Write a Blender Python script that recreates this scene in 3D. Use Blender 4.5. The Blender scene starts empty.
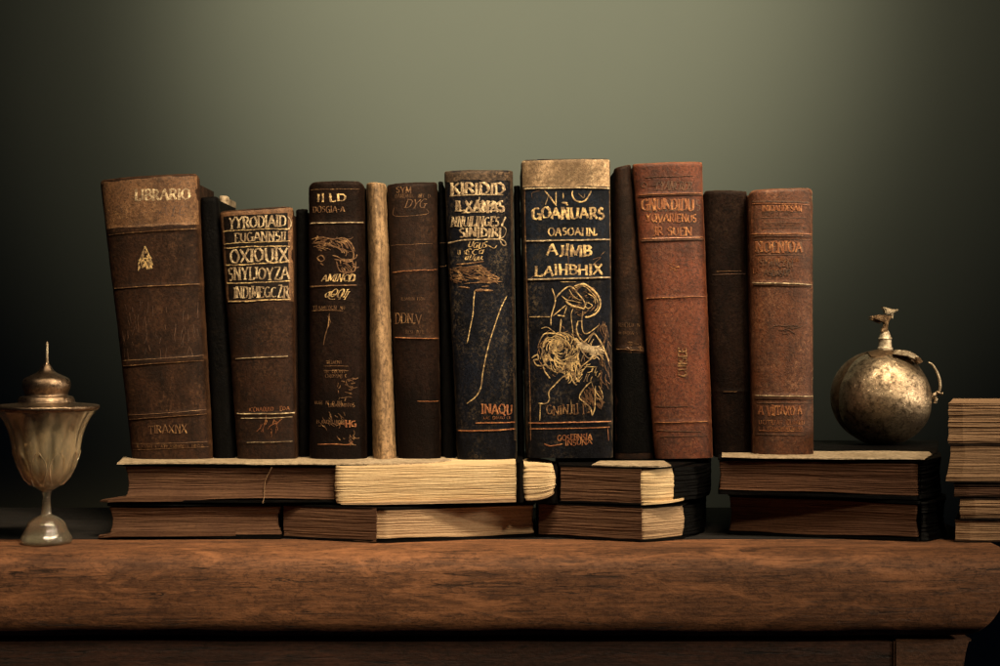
import bpy, bmesh, math, random
import numpy as np
from math import sin, cos, pi, radians

random.seed(7)
D = 1.7            # camera distance to the plane of the spines, metres
ZC = 0.1985        # camera height above the shelf top
scn = bpy.context.scene
col = scn.collection


def W(px, py, Y=0.0):
    s = 0.001 * (D + Y) / D
    return ((px - 500) * s, Y, (333 - py) * s + ZC)


def PX(px, Y=0.0):
    return (px - 500) * 0.001 * (D + Y) / D


def PZ(py, Y=0.0):
    return (333 - py) * 0.001 * (D + Y) / D + ZC


# ---------------------------------------------------------------- materials
class NT:
    def __init__(self, name):
        self.m = bpy.data.materials.new(name)
        self.m.use_nodes = True
        self.t = self.m.node_tree
        self.b = self.t.nodes['Principled BSDF']
        self.out = self.t.nodes['Material Output']
        self.tc = self.t.nodes.new('ShaderNodeTexCoord')

    def link(self, a, b):
        self.t.links.new(a, b)

    def noise(self, scale, detail=6, rough=.6, stretch=(1, 1, 1), dist=0.0, off=(0, 0, 0)):
        mp = self.t.nodes.new('ShaderNodeMapping')
        mp.inputs['Scale'].default_value = stretch
        mp.inputs['Location'].default_value = off
        self.link(self.tc.outputs['Object'], mp.inputs['Vector'])
        n = self.t.nodes.new('ShaderNodeTexNoise')
        n.inputs['Scale'].default_value = scale
        n.inputs['Detail'].default_value = detail
        n.inputs['Roughness'].default_value = rough
        n.inputs['Distortion'].default_value = dist
        self.link(mp.outputs[0], n.inputs['Vector'])
        return n.outputs['Fac']

    def voronoi(self, scale, stretch=(1, 1, 1), feature='DISTANCE_TO_EDGE'):
        mp = self.t.nodes.new('ShaderNodeMapping')
        mp.inputs['Scale'].default_value = stretch
        self.link(self.tc.outputs['Object'], mp.inputs['Vector'])
        n = self.t.nodes.new('ShaderNodeTexVoronoi')
        n.feature = feature
        n.inputs['Scale'].default_value = scale
        self.link(mp.outputs[0], n.inputs['Vector'])
        return n.outputs['Distance']

    def ramp(self, fac, stops):
        r = self.t.nodes.new('ShaderNodeValToRGB')
        e = r.color_ramp.elements
        while len(e) < len(stops):
            e.new(0.5)
        for i, (p, c) in enumerate(stops):
            e[i].position = p
            if not hasattr(c, '__len__'):
                c = (c, c, c)
            e[i].color = (*c, 1)
        self.link(fac, r.inputs[0])
        return r.outputs[0]

    def mix(self, fac, a, b, mode='MIX'):
        n = self.t.nodes.new('ShaderNodeMix')
        n.data_type = 'RGBA'
        n.blend_type = mode
        for s, v in ((n.inputs[0], fac), (n.inputs[6], a), (n.inputs[7], b)):
            if isinstance(v, (int, float)):
                s.default_value = v
            elif isinstance(v, tuple):
                s.default_value = (*v, 1)
            else:
                self.link(v, s)
        return n.outputs[2]

    def math(self, op, a, b=0.0, clamp=False):
        n = self.t.nodes.new('ShaderNodeMath')
        n.operation = op
        n.use_clamp = clamp
        for s, v in ((n.inputs[0], a), (n.inputs[1], b)):
            if isinstance(v, (int, float)):
                s.default_value = v
            else:
                self.link(v, s)
        return n.outputs[0]

    def attr(self, name):
        n = self.t.nodes.new('ShaderNodeAttribute')
        n.attribute_name = name
        return n.outputs['Fac']

    def bump(self, h, dist, strength=1.0, prev=None):
        n = self.t.nodes.new('ShaderNodeBump')
        n.inputs['Strength'].default_value = strength
        n.inputs['Distance'].default_value = dist
        self.link(h, n.inputs['Height'])
        if prev is not None:
            self.link(prev, n.inputs['Normal'])
        return n.outputs[0]

    def set(self, **k):
        for key, v in k.items():
            s = self.b.inputs[key.replace('_', ' ')]
            if isinstance(v, (int, float)):
                s.default_value = v
            elif isinstance(v, tuple):
                s.default_value = (*v, 1) if len(v) == 3 else v
            else:
                self.link(v, s)
        return self.m


def leather(name, c1, c2, wear=(.30, .17, .09), speck=.5, rough=.55, off=0.0, wearamt=0.0, grain=1.0, spec=.13, k=.58):
    c1, c2, wear = [tuple(x * k for x in c) for c in (c1, c2, wear)]
    """mottled old leather: two tones, black specks, rubbed edges from the 'wear' attribute"""
    n = NT(name)
    o = (off, off * .7, off * 1.3)
    big = n.noise(14, 5, .65, (1, 1, .7), .4, o)
    mid = n.noise(75, 6, .75, (1, 1, .6), .2, o)
    fine = n.noise(420, 4, .8, off=o)
    c = n.mix(n.ramp(big, [(.34, 0.0), (.66, 1.0)]), c1, c2)
    dk = tuple(x * .22 for x in c2)
    c = n.mix(n.math('MULTIPLY', n.ramp(mid, [(.44, 0.0), (.62, 1.0)]), speck), c, dk)
    c = n.mix(n.math('MULTIPLY', n.ramp(fine, [(.49, 0.0), (.6, 1.0)]), .75), c, dk)
    f2 = n.noise(300, 5, .85, off=(o[0], 5, 1))
    pm = n.noise(26, 6, .75, (1, 1, .5), .8, (o[0], 9, 4))
    c = n.mix(n.math('MULTIPLY', n.math('MULTIPLY', n.ramp(f2, [(.5, 0.0), (.6, 1.0)]), .85), n.ramp(pm, [(.44, 0.0), (.62, 1.0)])), c, wear)
    # light scuffs
    sc = n.noise(60, 8, .85, (1, 1, .12), .6, (o[0] + 3, 1, 2))
    c = n.mix(n.math('MULTIPLY', n.ramp(sc, [(.58, 0.0), (.74, 1.0)]), .35), c, wear)
    w = n.math('ADD', n.attr('wear'), n.math('MULTIPLY', n.math('SUBTRACT', mid, .5), 1.5))
    w = n.math('ADD', w, n.math('MULTIPLY', n.math('SUBTRACT', fine, .5), .9))
    w = n.math('ADD', w, wearamt)
    bl = n.noise(9, 7, .8, (1, 1, .8), .8, (o[0] + 7, 2, o[2]))
    c = n.mix(n.math('MULTIPLY', n.ramp(bl, [(.47, 0.0), (.6, 1.0)]), .72), c, dk)
    c = n.mix(n.ramp(w, [(.35, 0.0), (.85, .9)]), c, wear)
    g = n.noise(900, 3, .7, off=o)
    b1 = n.bump(g, .0005, .5 * grain)
    b2 = n.bump(mid, .0018, .55 * grain, b1)
    b3 = n.bump(fine, .0007, .8 * grain, b2)
    r = n.ramp(mid, [(.3, rough - .12), (.7, rough + .2)])
    return n.set(Base_Color=c, Roughness=r, Normal=b3, Specular_IOR_Level=spec)


def pages(name, lite, dark, stain, contrast=1.0, off=0.0):
    n = NT(name)
    o = (off, off, off)
    lines = n.noise(1, 7, .75, (10, 10, 1100), .0, o)
    lines2 = n.noise(1, 5, .7, (7, 7, 420), .3, o)
    big = n.noise(16, 6, .65, (1, 1, 2.2), .5, o)
    spk = n.noise(320, 4, .8, (1, 1, 2), 0, o)
    c = n.mix(n.ramp(lines2, [(.36, 0.0), (.66, 1.0)]), lite, tuple(.45 * a + .55 * b for a, b in zip(lite, dark)))
    c = n.mix(n.math('MULTIPLY', n.ramp(lines, [(.46, 0.0), (.62, 1.0)]), .8 * contrast), c, dark)
    c = n.mix(n.math('MULTIPLY', n.ramp(big, [(.42, 0.0), (.62, 1.0)]), .9), c, stain)
    c = n.mix(n.math('MULTIPLY', n.ramp(spk, [(.5, 0.0), (.64, 1.0)]), .6), c, dark)
    b1 = n.bump(lines, .0006, .7)
    b2 = n.bump(lines2, .0010, .5, b1)
    b3 = n.bump(spk, .0006, .5, b2)
    return n.set(Base_Color=c, Roughness=.85, Normal=b3, Specular_IOR_Level=.15)


def vellum(name, lite, dark, off=0.0):
    n = NT(name)
    o = (off, off, off)
    big = n.noise(18, 6, .7, (1, 1, .6), .5, o)
    fine = n.noise(260, 6, .8, (1, 1, .7), .2, o)
    st = n.noise(40, 8, .8, (3, 3, .3), .4, o)
    c = n.mix(n.ramp(big, [(.38, 0.0), (.68, 1.0)]), lite, dark)
    c = n.mix(n.math('MULTIPLY', n.ramp(fine, [(.44, 0.0), (.62, 1.0)]), .9), c, tuple(x * .35 for x in dark))
    c = n.mix(n.math('MULTIPLY', n.ramp(st, [(.50, 0.0), (.62, 1.0)]), .7), c, tuple(x * .3 for x in dark))
    w = n.math('ADD', n.attr('wear'), n.math('MULTIPLY', n.math('SUBTRACT', fine, .5), 1.2))
    c = n.mix(n.ramp(w, [(.4, 0.0), (.9, .8)]), c, tuple(min(1, x * 1.25) for x in lite))
    b1 = n.bump(fine, .0008, .7)
    b2 = n.bump(big, .003, .4, b1)
    return n.set(Base_Color=c, Roughness=.6, Normal=b2, Specular_IOR_Level=.3)


def gilt(name, colr, worn, cover=.5, metal=.35, rough=.42, off=0.0):
    """gold leaf, patchily rubbed off where the noise says so"""
    n = NT(name)
    a = n.noise(170, 6, .75, off=(off, 1, 2))
    f = n.noise(600, 3, .7)
    m = n.ramp(n.math('ADD', n.math('MULTIPLY', a, .75), n.math('MULTIPLY', f, .25)),
               [(cover - .13, 0.0), (cover - .01, 1.0)])
    c = n.mix(m, colr, worn)
    b = n.bump(f, .0005, .6)
    n.set(Base_Color=c, Roughness=rough, Normal=b, Metallic=metal)
    return n.m


def metal(name, c1, c2, dark, rough=.33, off=0.0, scale=1.0, m=1.0):
    n = NT(name)
    a = n.noise(30 * scale, 7, .75, dist=1.2, off=(off, 0, 1))
    b = n.noise(130 * scale, 6, .8, off=(off, 2, 0))
    f = n.noise(700, 4, .8)
    c = n.mix(n.ramp(a, [(.38, 0.0), (.62, 1.0)]), c1, c2)
    c = n.mix(n.math('MULTIPLY', n.ramp(b, [(.46, 0.0), (.6, 1.0)]), .9), c, dark)
    r = n.ramp(b, [(.35, rough), (.65, rough + .3)])
    b1 = n.bump(a, .004, .35)
    b2 = n.bump(b, .0014, .5, b1)
    b3 = n.bump(f, .0004, .5, b2)
    return n.set(Base_Color=c, Metallic=m, Roughness=r, Normal=b3)


def wood(name, c1, c2, dark, off=0.0, rough=.62, bump=1.0):
    n = NT(name)
    o = (off, off, off)
    g = n.noise(1, 9, .75, (4, 55, 130), .5, o)
    big = n.noise(1, 5, .65, (5, 9, 16), .6, o)
    fine = n.noise(1, 6, .85, (36, 260, 420), .2, o)
    spk = n.noise(260, 5, .8, (.6, 1, 1), 0, o)
    c = n.mix(n.ramp(big, [(.32, 0.0), (.68, 1.0)]), c1, c2)
    c = n.mix(n.math('MULTIPLY', n.ramp(g, [(.5, 0.0), (.72, 1.0)]), .72), c, dark)
    c = n.mix(n.math('MULTIPLY', n.ramp(fine, [(.47, 0.0), (.6, 1.0)]), .75), c, dark)
    c = n.mix(n.math('MULTIPLY', n.ramp(spk, [(.5, 0.0), (.62, 1.0)]), .7), c, dark)
    # black cracks and gouges that run with the grain
    cr = n.noise(1, 7, .8, (12, 90, 170), .8, (off + 4, 2, 1))
    crm = n.ramp(cr, [(.585, 0.0), (.615, 1.0)])
    c = n.mix(n.math('MULTIPLY', crm, .85), c, tuple(x * .25 for x in dark))
    pt = n.noise(1, 7, .75, (7, 22, 34), 1.2, (off + 2, 8, 6))
    c = n.mix(n.math('MULTIPLY', n.ramp(pt, [(.50, 0.0), (.63, 1.0)]), .6), c, dark)
    # worn light patches
    lt = n.noise(1, 6, .7, (12, 40, 50), .8, (off + 9, 5, 3))
    c = n.mix(n.math('MULTIPLY', n.ramp(lt, [(.52, 0.0), (.66, 1.0)]), .55), c, tuple(min(1, x * 1.7) for x in c1))
    b1 = n.bump(g, .0016, .45 * bump)
    b2 = n.bump(spk, .0012, .7 * bump, b1)
    b3 = n.bump(n.math('MULTIPLY', crm, -1), .0015, .7 * bump, b2)
    return n.set(Base_Color=c, Roughness=n.ramp(spk, [(.3, rough - .1), (.7, rough + .2)]), Normal=b3, Specular_IOR_Level=.3)


M = {}
M['tan'] = leather('rubbed_tan_leather', (.28, .135, .06), (.15, .066, .029), (.46, .25, .12), .35, .55, 1.1, .02, k=0.656, spec=.3)
M['brown'] = leather('dark_brown_leather', (.105, .040, .019), (.055, .021, .011), (.26, .12, .058), .65, .6, 2.3, k=0.230)
M['brown_mid'] = leather('mid_brown_leather', (.135, .055, .026), (.065, .026, .013), (.28, .13, .062), .55, .6, 7.9, k=0.287)
M['plum'] = leather('plum_brown_leather', (.062, .028, .019), (.034, .016, .012), (.12, .066, .042), .6, .55, 3.7, k=0.221, spec=.06)
M['black'] = leather('black_leather', (.018, .015, .016), (.01, .009, .012), (.06, .04, .028), .6, .6, 4.1, k=0.123, spec=.06)
M['navy'] = leather('navy_black_leather', (.024, .031, .055), (.018, .018, .028), (.26, .19, .125), .5, .5, 5.3, k=0.3, spec=.06)
M['navy_label'] = leather('navy_label_leather', (.022, .033, .060), (.022, .027, .040), (.08, .06, .045), .4, .5, 6.7, k=0.4, spec=.06)
M['red'] = leather('russet_leather', (.30, .072, .027), (.16, .040, .017), (.40, .14, .06), .35, .55, 8.3, k=0.459, spec=.3)
M['orange'] = leather('chestnut_leather', (.25, .080, .032), (.14, .045, .020), (.40, .18, .09), .4, .52, 9.2, k=0.508, spec=.3)
M['worn_top'] = leather('rubbed_pale_leather', (.40, .27, .16), (.24, .15, .085), (.62, .46, .28), .45, .5, 11.2, .08, k=1.1)
M['tan_dark'] = leather('rubbed_dark_tan', (.13, .085, .055), (.06, .04, .03), (.30, .19, .115), .6, .5, 12.2, .0, k=0.615)
M['dark_panel'] = leather('blackened_label', (.035, .02, .014), (.02, .012, .01), (.1, .05, .03), .5, .5, 13.3, k=0.287)
M['vellum'] = vellum('old_vellum', (.38, .24, .125), (.14, .078, .04), 2.0)
M['pale'] = vellum('cream_board', (.54, .42, .29), (.32, .23, .14), 5.0)
M['cream'] = pages('cream_pages', (.70, .53, .32), (.38, .26, .14), (.52, .36, .20), .55, 1.0)
M['cream2'] = pages('tan_cream_pages', (.46, .325, .20), (.24, .15, .088), (.32, .205, .12), .6, 2.0)
M['brownpg'] = pages('brown_stained_pages', (.135, .068, .037), (.045, .021, .012), (.075, .036, .021), .85, 3.0)
M['redpg'] = pages('red_brown_stained_pages', (.125, .056, .029), (.040, .018, .010), (.065, .029, .016), .85, 4.0)
M['paper'] = pages('aged_paper_edges', (.34, .21, .12), (.16, .09, .05), (.25, .15, .085), .7, 5.0)
M['gilt'] = gilt('gold_leaf', (.86, .60, .27), (.20, .13, .075), .56)
M['gilt_pale'] = gilt('pale_gold_leaf', (.80, .62, .38), (.22, .15, .09), .53, .25, off=4)
M['gilt_dim'] = gilt('rubbed_gold_leaf', (.52, .30, .13), (.12, .06, .03), .50, .25, off=7)
M['gilt_warm'] = gilt('orange_gold_leaf', (.56, .26, .10), (.22, .08, .035), .51, .25, off=9)
M['blind'] = gilt('blackened_tooling_and_shadow', (.028, .014, .009), (.10, .045, .022), .56, 0.0, .6, off=2)  # dark tooling; also colours the painted shadows of raised letters
M['brass'] = metal('tarnished_brass', (.62, .48, .33), (.34, .245, .16), (.05, .034, .022), .21, 0, m=.96)
M['brass_dark'] = metal('dark_brass', (.26, .17, .10), (.14, .09, .05), (.05, .03, .02), .36, 5)
M['brass_pale'] = metal('pale_brass', (.62, .53, .40), (.42, .34, .23), (.16, .11, .07), .34, 8, m=.6)
M['pewter'] = metal('tarnished_lid_metal', (.40, .29, .20), (.24, .165, .11), (.07, .045, .03), .20, 11)
M['wood'] = wood('worn_shelf_wood', (.25, .105, .046), (.16, .066, .029), (.05, .021, .011), 0)
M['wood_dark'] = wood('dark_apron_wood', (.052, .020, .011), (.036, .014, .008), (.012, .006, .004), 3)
M['wood_bracket'] = wood('bracket_wood', (.13, .056, .028), (.085, .037, .019), (.035, .016, .009), 6)


def glass_mat():
    n = NT('cloudy_amber_glass')
    a = n.noise(110, 6, .75, (1, 1, .10), .5)
    f = n.noise(240, 5, .8, (1, 1, .5))
    c = n.mix(n.ramp(a, [(.38, 0.0), (.66, 1.0)]), (1.0, .86, .60), (.75, .56, .33))
    b = n.bump(a, .0012, .5)
    b2 = n.bump(f, .0005, .3, b)
    n.set(Coat_Weight=1.0, Coat_Roughness=.04)
    n.set(Base_Color=c, Roughness=n.ramp(f, [(.4, .01), (.75, .07)]), Normal=b2, IOR=1.45,
          Transmission_Weight=n.ramp(a, [(.36, .97), (.62, .70)]))
    return n.m


M['glass'] = glass_mat()
cg = NT('clear_smoky_glass')
cgn = cg.noise(120, 5, .7)
M['clear'] = cg.set(Base_Color=(1.0, .84, .62), Roughness=.05, Coat_Weight=1.0, Coat_Roughness=.03, Transmission_Weight=.94, IOR=1.5, Normal=cg.bump(cgn, .003, .6))


def wall_mat():
    n = NT('painted_wall')
    a = n.noise(1.3, 5, .6, dist=.4)
    f = n.noise(60, 5, .6)
    c = n.mix(n.ramp(a, [(.3, 0.0), (.7, 1.0)]), (.236, .234, .152), (.218, .218, .145))
    return n.set(Base_Color=c, Roughness=.9, Normal=n.bump(f, .001, .2), Specular_IOR_Level=.1)


M['wall'] = wall_mat()


# ---------------------------------------------------------------- object helpers
def mesh_obj(name, verts, faces, mat, base=(0, 0, 0), parent=None, smooth=True, wear=None):
    me = bpy.data.meshes.new(name)
    V = np.asarray(verts, dtype=float) - np.asarray(base)
    me.from_pydata(V.tolist(), [], faces)
    me.update()
    if wear is not None:
        at = me.attributes.new('wear', 'FLOAT', 'POINT')
        at.data.foreach_set('value', np.asarray(wear, dtype=np.float32))
    bm = bmesh.new()
    bm.from_mesh(me)
    bmesh.ops.recalc_face_normals(bm, faces=bm.faces)
    bm.to_mesh(me)
    bm.free()
    me.materials.append(mat)
    if smooth:
        me.polygons.foreach_set('use_smooth', [True] * len(me.polygons))
        me.set_sharp_from_angle(angle=radians(42))
    ob = bpy.data.objects.new(name, me)
    col.objects.link(ob)
    if parent is not None:
        ob.parent = parent
    else:
        ob.location = base
    return ob


def thing(name, label, cat, loc, group=None):
    o = bpy.data.objects.new(name, None)
    o.empty_display_size = .03
    o.location = loc
    col.objects.link(o)
    o['label'] = label
    o['category'] = cat
    if group:
        o['group'] = group
    return o


def wob(seed, x, amp, freqs=(1, 2.3, 4.7, 9.1, 17.)):
    """cheap smooth 1-d noise on arrays"""
    r = random.Random(seed)
    y = 0 * np.asarray(x, dtype=float)
    for i, f in enumerate(freqs):
        y = y + sin_(f * 2 * pi * np.asarray(x) + r.uniform(0, 6.28)) * r.uniform(.5, 1) / (1 + i * .7)
    return y * amp / 2.0


def sin_(a):
    return np.sin(a)


def smoothprof(p, k=5):
    P = np.array(p, float)
    out = []
    n = len(P)
    for i in range(n - 1):
        p0, p1, p2, p3 = P[max(i - 1, 0)], P[i], P[i + 1], P[min(i + 2, n - 1)]
        for j in range(k):
            t = j / k
            out.append(.5 * ((2 * p1) + (-p0 + p2) * t + (2 * p0 - 5 * p1 + 4 * p2 - p3) * t * t + (-p0 + 3 * p1 - 3 * p2 + p3) * t ** 3))
    out.append(P[-1])
    return [tuple(x) for x in out]


# ---------------------------------------------------------------- upright books
class Book:
    def __init__(s, name, label, TL, TR, BR, BL, Y0, mat, bulge=9, rc=5, depth=.12, n=3.2, bands=(),
                 pagemat='cream2', group=None, seed=1, cap=4.0, zbot=None, topamp=.6, sideamp=.5):
        s.TL, s.TR, s.BR, s.BL, s.Y0, s.b, s.n, s.rc = TL, TR, BR, BL, Y0, bulge * .00165, n * .76, rc
        s.bands, s.seed, s.cap, s.sideamp = bands, seed, cap, sideamp
        s.parts = {}
        cx = (BL[0] + BR[0]) / 2
        s.base = (PX(cx, Y0), Y0 + depth / 2, PZ((BL[1] + BR[1]) / 2, Y0))
        s.root = thing(name, label, 'book', s.base, group)
        nu, nv = 56, 230
        n = s.n
        ang = np.linspace(pi, 0, nu)
        t = np.sign(np.cos(ang)) * np.abs(np.cos(ang)) ** (2 / n)
        uu = (t + 1) / 2
        vv = np.linspace(0, 1, nv) ** 1.0
        # finer rows at the head
        vv = np.unique(np.concatenate([np.linspace(0, .03, 14), vv]))
        nv = len(vv)
        U, V = np.meshgrid(uu, vv)
        P = s.pxy(U, V, topamp)
        yd = s.depthf(U, P[1], V)
        sc = .001 * (D + Y0) / D
        X = (P[0] - 500) * sc
        Z = (333 - P[1]) * sc + ZC
        Yv = Y0 + yd
        verts = np.stack([X, Yv, Z], -1).reshape(-1, 3)
        faces = []
        for i in range(nv - 1):
            for j in range(nu - 1):
                a = i * nu + j
                faces.append((a, a + 1, a + nu + 1, a + nu))
        # inner back wall, a board's thickness behind, so the spine is a solid shell
        nb = len(verts)
        bl, br = P[0][:, 0], P[0][:, -1]
        back = []
        for i in range(nv):
            for f in (0, 1):
                px = (bl[i] + .6) * (1 - f) + (br[i] - .6) * f
                back.append(((px - 500) * sc, Y0 + .006, Z[i, 0] * (1 - f) + Z[i, -1] * f))
        verts = np.concatenate([verts, np.array(back)])
        for i in range(nv - 1):
            faces.append((nb + 2 * i, nb + 2 * i + 2, nb + 2 * i + 3, nb + 2 * i + 1))
            faces.append((i * nu, (i + 1) * nu, nb + 2 * i + 2, nb + 2 * i))
            faces.append((i * nu + nu - 1, nb + 2 * i + 1, nb + 2 * i + 3, (i + 1) * nu + nu - 1))
        faces.append(tuple(range(nu)) + (nb + 1, nb))
        l = (nv - 1) * nu
        faces.append(tuple(range(l, l + nu)) + (nb + 2 * nv - 1, nb + 2 * nv - 2))
        wear = np.clip((np.abs(2 * U - 1) - .88) / .12, 0, 1) * .62 + np.clip(1 - (V * s.h()) / 3.5, 0, 1) * .6
        for (yl, yr, hh, ww) in bands:
            yb = yl + (yr - yl) * U
            wear = wear + np.exp(-((P[1] - yb) / ww) ** 2) * .25
        wear = np.concatenate([wear.reshape(-1), np.zeros(2 * nv)])
        s.spine = mesh_obj('spine', verts, faces, M[mat], s.base, s.root, wear=wear)
        # boards and leaves behind the spine
        th = min(3.2, (TR[0] - TL[0]) * .2)
        s.slab('cover_board', 0, th, .0, .0, .006, depth, M[mat], seed + 3)
        s.slab('cover_board', -th, 0, .0, .0, .006, depth, M[mat], seed + 4)
        s.slab('page_block', th, -th, 4.5, 1.0, .0065, depth - .005, M[pagemat], seed + 5)

    def h(s):
        return (s.BL[1] + s.BR[1]) / 2 - (s.TL[1] + s.TR[1]) / 2

    def pxy(s, U, V, topamp=.6):
        xt = s.TL[0] + (s.TR[0] - s.TL[0]) * U
        yt = s.TL[1] + (s.TR[1] - s.TL[1]) * U
        xb = s.BL[0] + (s.BR[0] - s.BL[0]) * U
        yb = s.BL[1] + (s.BR[1] - s.BL[1]) * U
        w = s.TR[0] - s.TL[0]
        d = np.minimum(U, 1 - U) * w
        r = s.rc
        cr = np.where(d < r, r - np.sqrt(np.maximum(r * r - (r - d) ** 2, 0)), 0)
        yt = yt + cr * .9 + wob(s.seed, U, topamp, (1, 2.7, 5.3, 11, 23))
        X = xt + (xb - xt) * V
        Y = yt + (yb - yt) * V
        X = X + wob(s.seed + 50, V, s.sideamp, (1.3, 3.1, 7.7, 15, 31)) * np.where(U < .5, 1, 0) * np.abs(2 * U - 1) ** 3
        X = X + wob(s.seed + 60, V, s.sideamp, (1.1, 3.7, 6.7, 13, 37)) * np.where(U >= .5, 1, 0) * np.abs(2 * U - 1) ** 3
        return X, Y

    def u_at(s, px, py):
        px = np.asarray(px, float)
        py = np.asarray(py, float)
        f = (py - s.TL[1]) / (s.BL[1] - s.TL[1])
        g = (py - s.TR[1]) / (s.BR[1] - s.TR[1])
        xl = s.TL[0] + (s.BL[0] - s.TL[0]) * f
        xr = s.TR[0] + (s.BR[0] - s.TR[0]) * g
        return (px - xl) / (xr - xl)

    def depthf(s, U, py, V=None):
        t = np.clip(np.abs(2 * U - 1), 0, 1)
        y = -s.b * (1 - t ** s.n) ** (1 / s.n)
        for (yl, yr, hh, ww) in s.bands:
            yb = yl + (yr - yl) * U
            y = y - hh * .001 * np.exp(-((py - yb) / ww) ** 4) * (1 - t ** 12)
        top = s.TL[1] + (s.TR[1] - s.TL[1]) * U
        d = np.clip((py - top) / s.cap, 0, 1)
        y = y + .003 * (1 - np.sqrt(np.clip(1 - (1 - d) ** 2, 0, 1)))
        # gentle hollows
        y = y + .0006 * np.sin(py / 31. + s.seed) * (1 - t ** 4)
        return np.minimum(y, 0.004)

    def slab(s, name, a, b, topin, botin, y0, y1, mat, seed):
        """skewed board following the book's outline; a,b = px in from left (>=0) or from right (<=0 for b)"""
        def xs(px_l, px_r):
            def pick(v, isb):
                if isb:
                    return (px_r + v) if v <= 0 else (px_l + v)
                return (px_l + v) if v >= 0 else (px_r + v)
            return pick(a, False), pick(b, True)
        sc = .001 * (D + s.Y0) / D
        xt0, xt1 = xs(s.TL[0] + .4, s.TR[0] - .4)
        xb0, xb1 = xs(s.BL[0] + .4, s.BR[0] - .4)
        yt0 = max(s.TL[1], s.TR[1]) + topin + 1.5 + s.rc * .35
        yb0 = min(s.BL[1], s.BR[1]) - botin
        ny, nz = 14, 10
        verts = []
        for i in range(ny):
            for j in range(nz):
                fy, fz = i / (ny - 1), j / (nz - 1)
                for k in (0, 1):
                    px = ((xt0, xt1)[k]) * (1 - fz) + ((xb0, xb1)[k]) * fz
                    py = yt0 * (1 - fz) + yb0 * fz
                    verts.append(((px - 500) * sc, s.Y0 + y0 + (y1 - y0) * fy, (333 - py) * sc + ZC))
        faces = []
        idx = lambda i, j, k: (i * nz + j) * 2 + k
        for i in range(ny - 1):
            for j in range(nz - 1):
                for k in (0, 1):
                    faces.append((idx(i, j, k), idx(i + 1, j, k), idx(i + 1, j + 1, k), idx(i, j + 1, k)))
            for j in (0, nz - 1):
                faces.append((idx(i, j, 0), idx(i, j, 1), idx(i + 1, j, 1), idx(i + 1, j, 0)))
        for j in range(nz - 1):
            for i in (0, ny - 1):
                faces.append((idx(i, j, 0), idx(i, j + 1, 0), idx(i, j + 1, 1), idx(i, j, 1)))
        return mesh_obj(name, verts, faces, mat, s.base, s.root, smooth=False)

    # ---- things laid on the curved leather, all given in photo pixels on this spine
    def surf(s, px, py, h=0.0):
        px = np.asarray(px, float)
        py = np.asarray(py, float)
        u0_ = s.u_at(px, py)
        u = np.clip(u0_, .012, .988)
        px = px + (u - u0_) * (s.TR[0] - s.TL[0])
        y = s.depthf(u, py) - h
        sc = .001 * (D + s.Y0) / D
        return np.stack([(px - 500) * sc, s.Y0 + y, (333 - py) * sc + ZC], -1)

    def patch(s, name, u0, u1, ytl, ytr, ybl, ybr, mat, h=.0004, ragged=.5, label=None):
        nu, nv = 44, max(8, int(abs(ybl - ytl) / 1.2))
        verts, wear = [], []
        for i in range(nv):
            v = i / (nv - 1)
            for j in range(nu):
                t = j / (nu - 1)
                a = cos(pi * (1 - t)) * .5 + .5
                u = u0 + (u1 - u0) * a
                yt = ytl + (ytr - ytl) * u + float(wob(s.seed + 9, a * 1.3, ragged))
                yb = ybl + (ybr - ybl) * u + float(wob(s.seed + 19, a * 1.7, ragged))
                py = yt + (yb - yt) * v
                f = (py - s.TL[1]) / (s.BL[1] - s.TL[1])
                xl = s.TL[0] + (s.BL[0] - s.TL[0]) * f
                xr = s.TR[0] + (s.BR[0] - s.TR[0]) * (py - s.TR[1]) / (s.BR[1] - s.TR[1])
                px = xl + (xr - xl) * u
                p = s.surf(px, py, h)
                verts.append(p)
                wear.append(.25 * max(0, 1 - min(v, 1 - v) * (yb - yt) / 2.0) + .5 * max(0, (abs(2 * u - 1) - .92) / .08))
        faces = [(i * nu + j, i * nu + j + 1, (i + 1) * nu + j + 1, (i + 1) * nu + j)
                 for i in range(nv - 1) for j in range(nu - 1)]
        # skirt back into the leather so the patch has an edge
        n0 = len(verts)
        ring = [j for j in range(nu)] + [(i + 1) * nu - 1 for i in range(1, nv)] + \
               [(nv - 1) * nu + j for j in range(nu - 2, -1, -1)] + [i * nu for i in range(nv - 2, 0, -1)]
        for r in ring:
            p = np.array(verts[r])
            verts.append(p + np.array([0, h * 1.6, 0]))
            wear.append(wear[r])
        k = len(ring)
        for i in range(k):
            faces.append((ring[i], ring[(i + 1) % k], n0 + (i + 1) % k, n0 + i))
        o = mesh_obj(name, verts, faces, M[mat], s.base, s.root, wear=wear)
        if label:
            o['label'] = label
        return o

    def ribbon(s, key, pts, w, h=.00055, pen=None, taper=True, sub=1.5):
        """raised ribbon along a pixel polyline; pen = angle of a broad nib, giving thick and thin"""
        if pen is None and len(pts) > 2:
            pts = smoothprof(pts, 5)
        pts = [np.array(p, float) for p in pts]
        dense = [pts[0]]
        for a, b in zip(pts[:-1], pts[1:]):
            L = np.linalg.norm(b - a)
            k = max(1, int(L / sub))
            for i in range(1, k + 1):
                dense.append(a + (b - a) * i / k)
        P = np.array(dense)
        if len(P) < 2:
            return
        T = np.gradient(P, axis=0)
        T /= np.linalg.norm(T, axis=1)[:, None] + 1e-9
        N = np.stack([-T[:, 1], T[:, 0]], 1)
        if pen is None:
            ww = np.full(len(P), w)
        else:
            ww = w * (.30 + .70 * np.abs(T[:, 0] * sin(pen) + T[:, 1] * cos(pen)))
        if taper and len(P) > 3:
            e = np.minimum(np.arange(len(P)), np.arange(len(P))[::-1])
            ww = ww * np.clip(.45 + e * .35, 0, 1)
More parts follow.
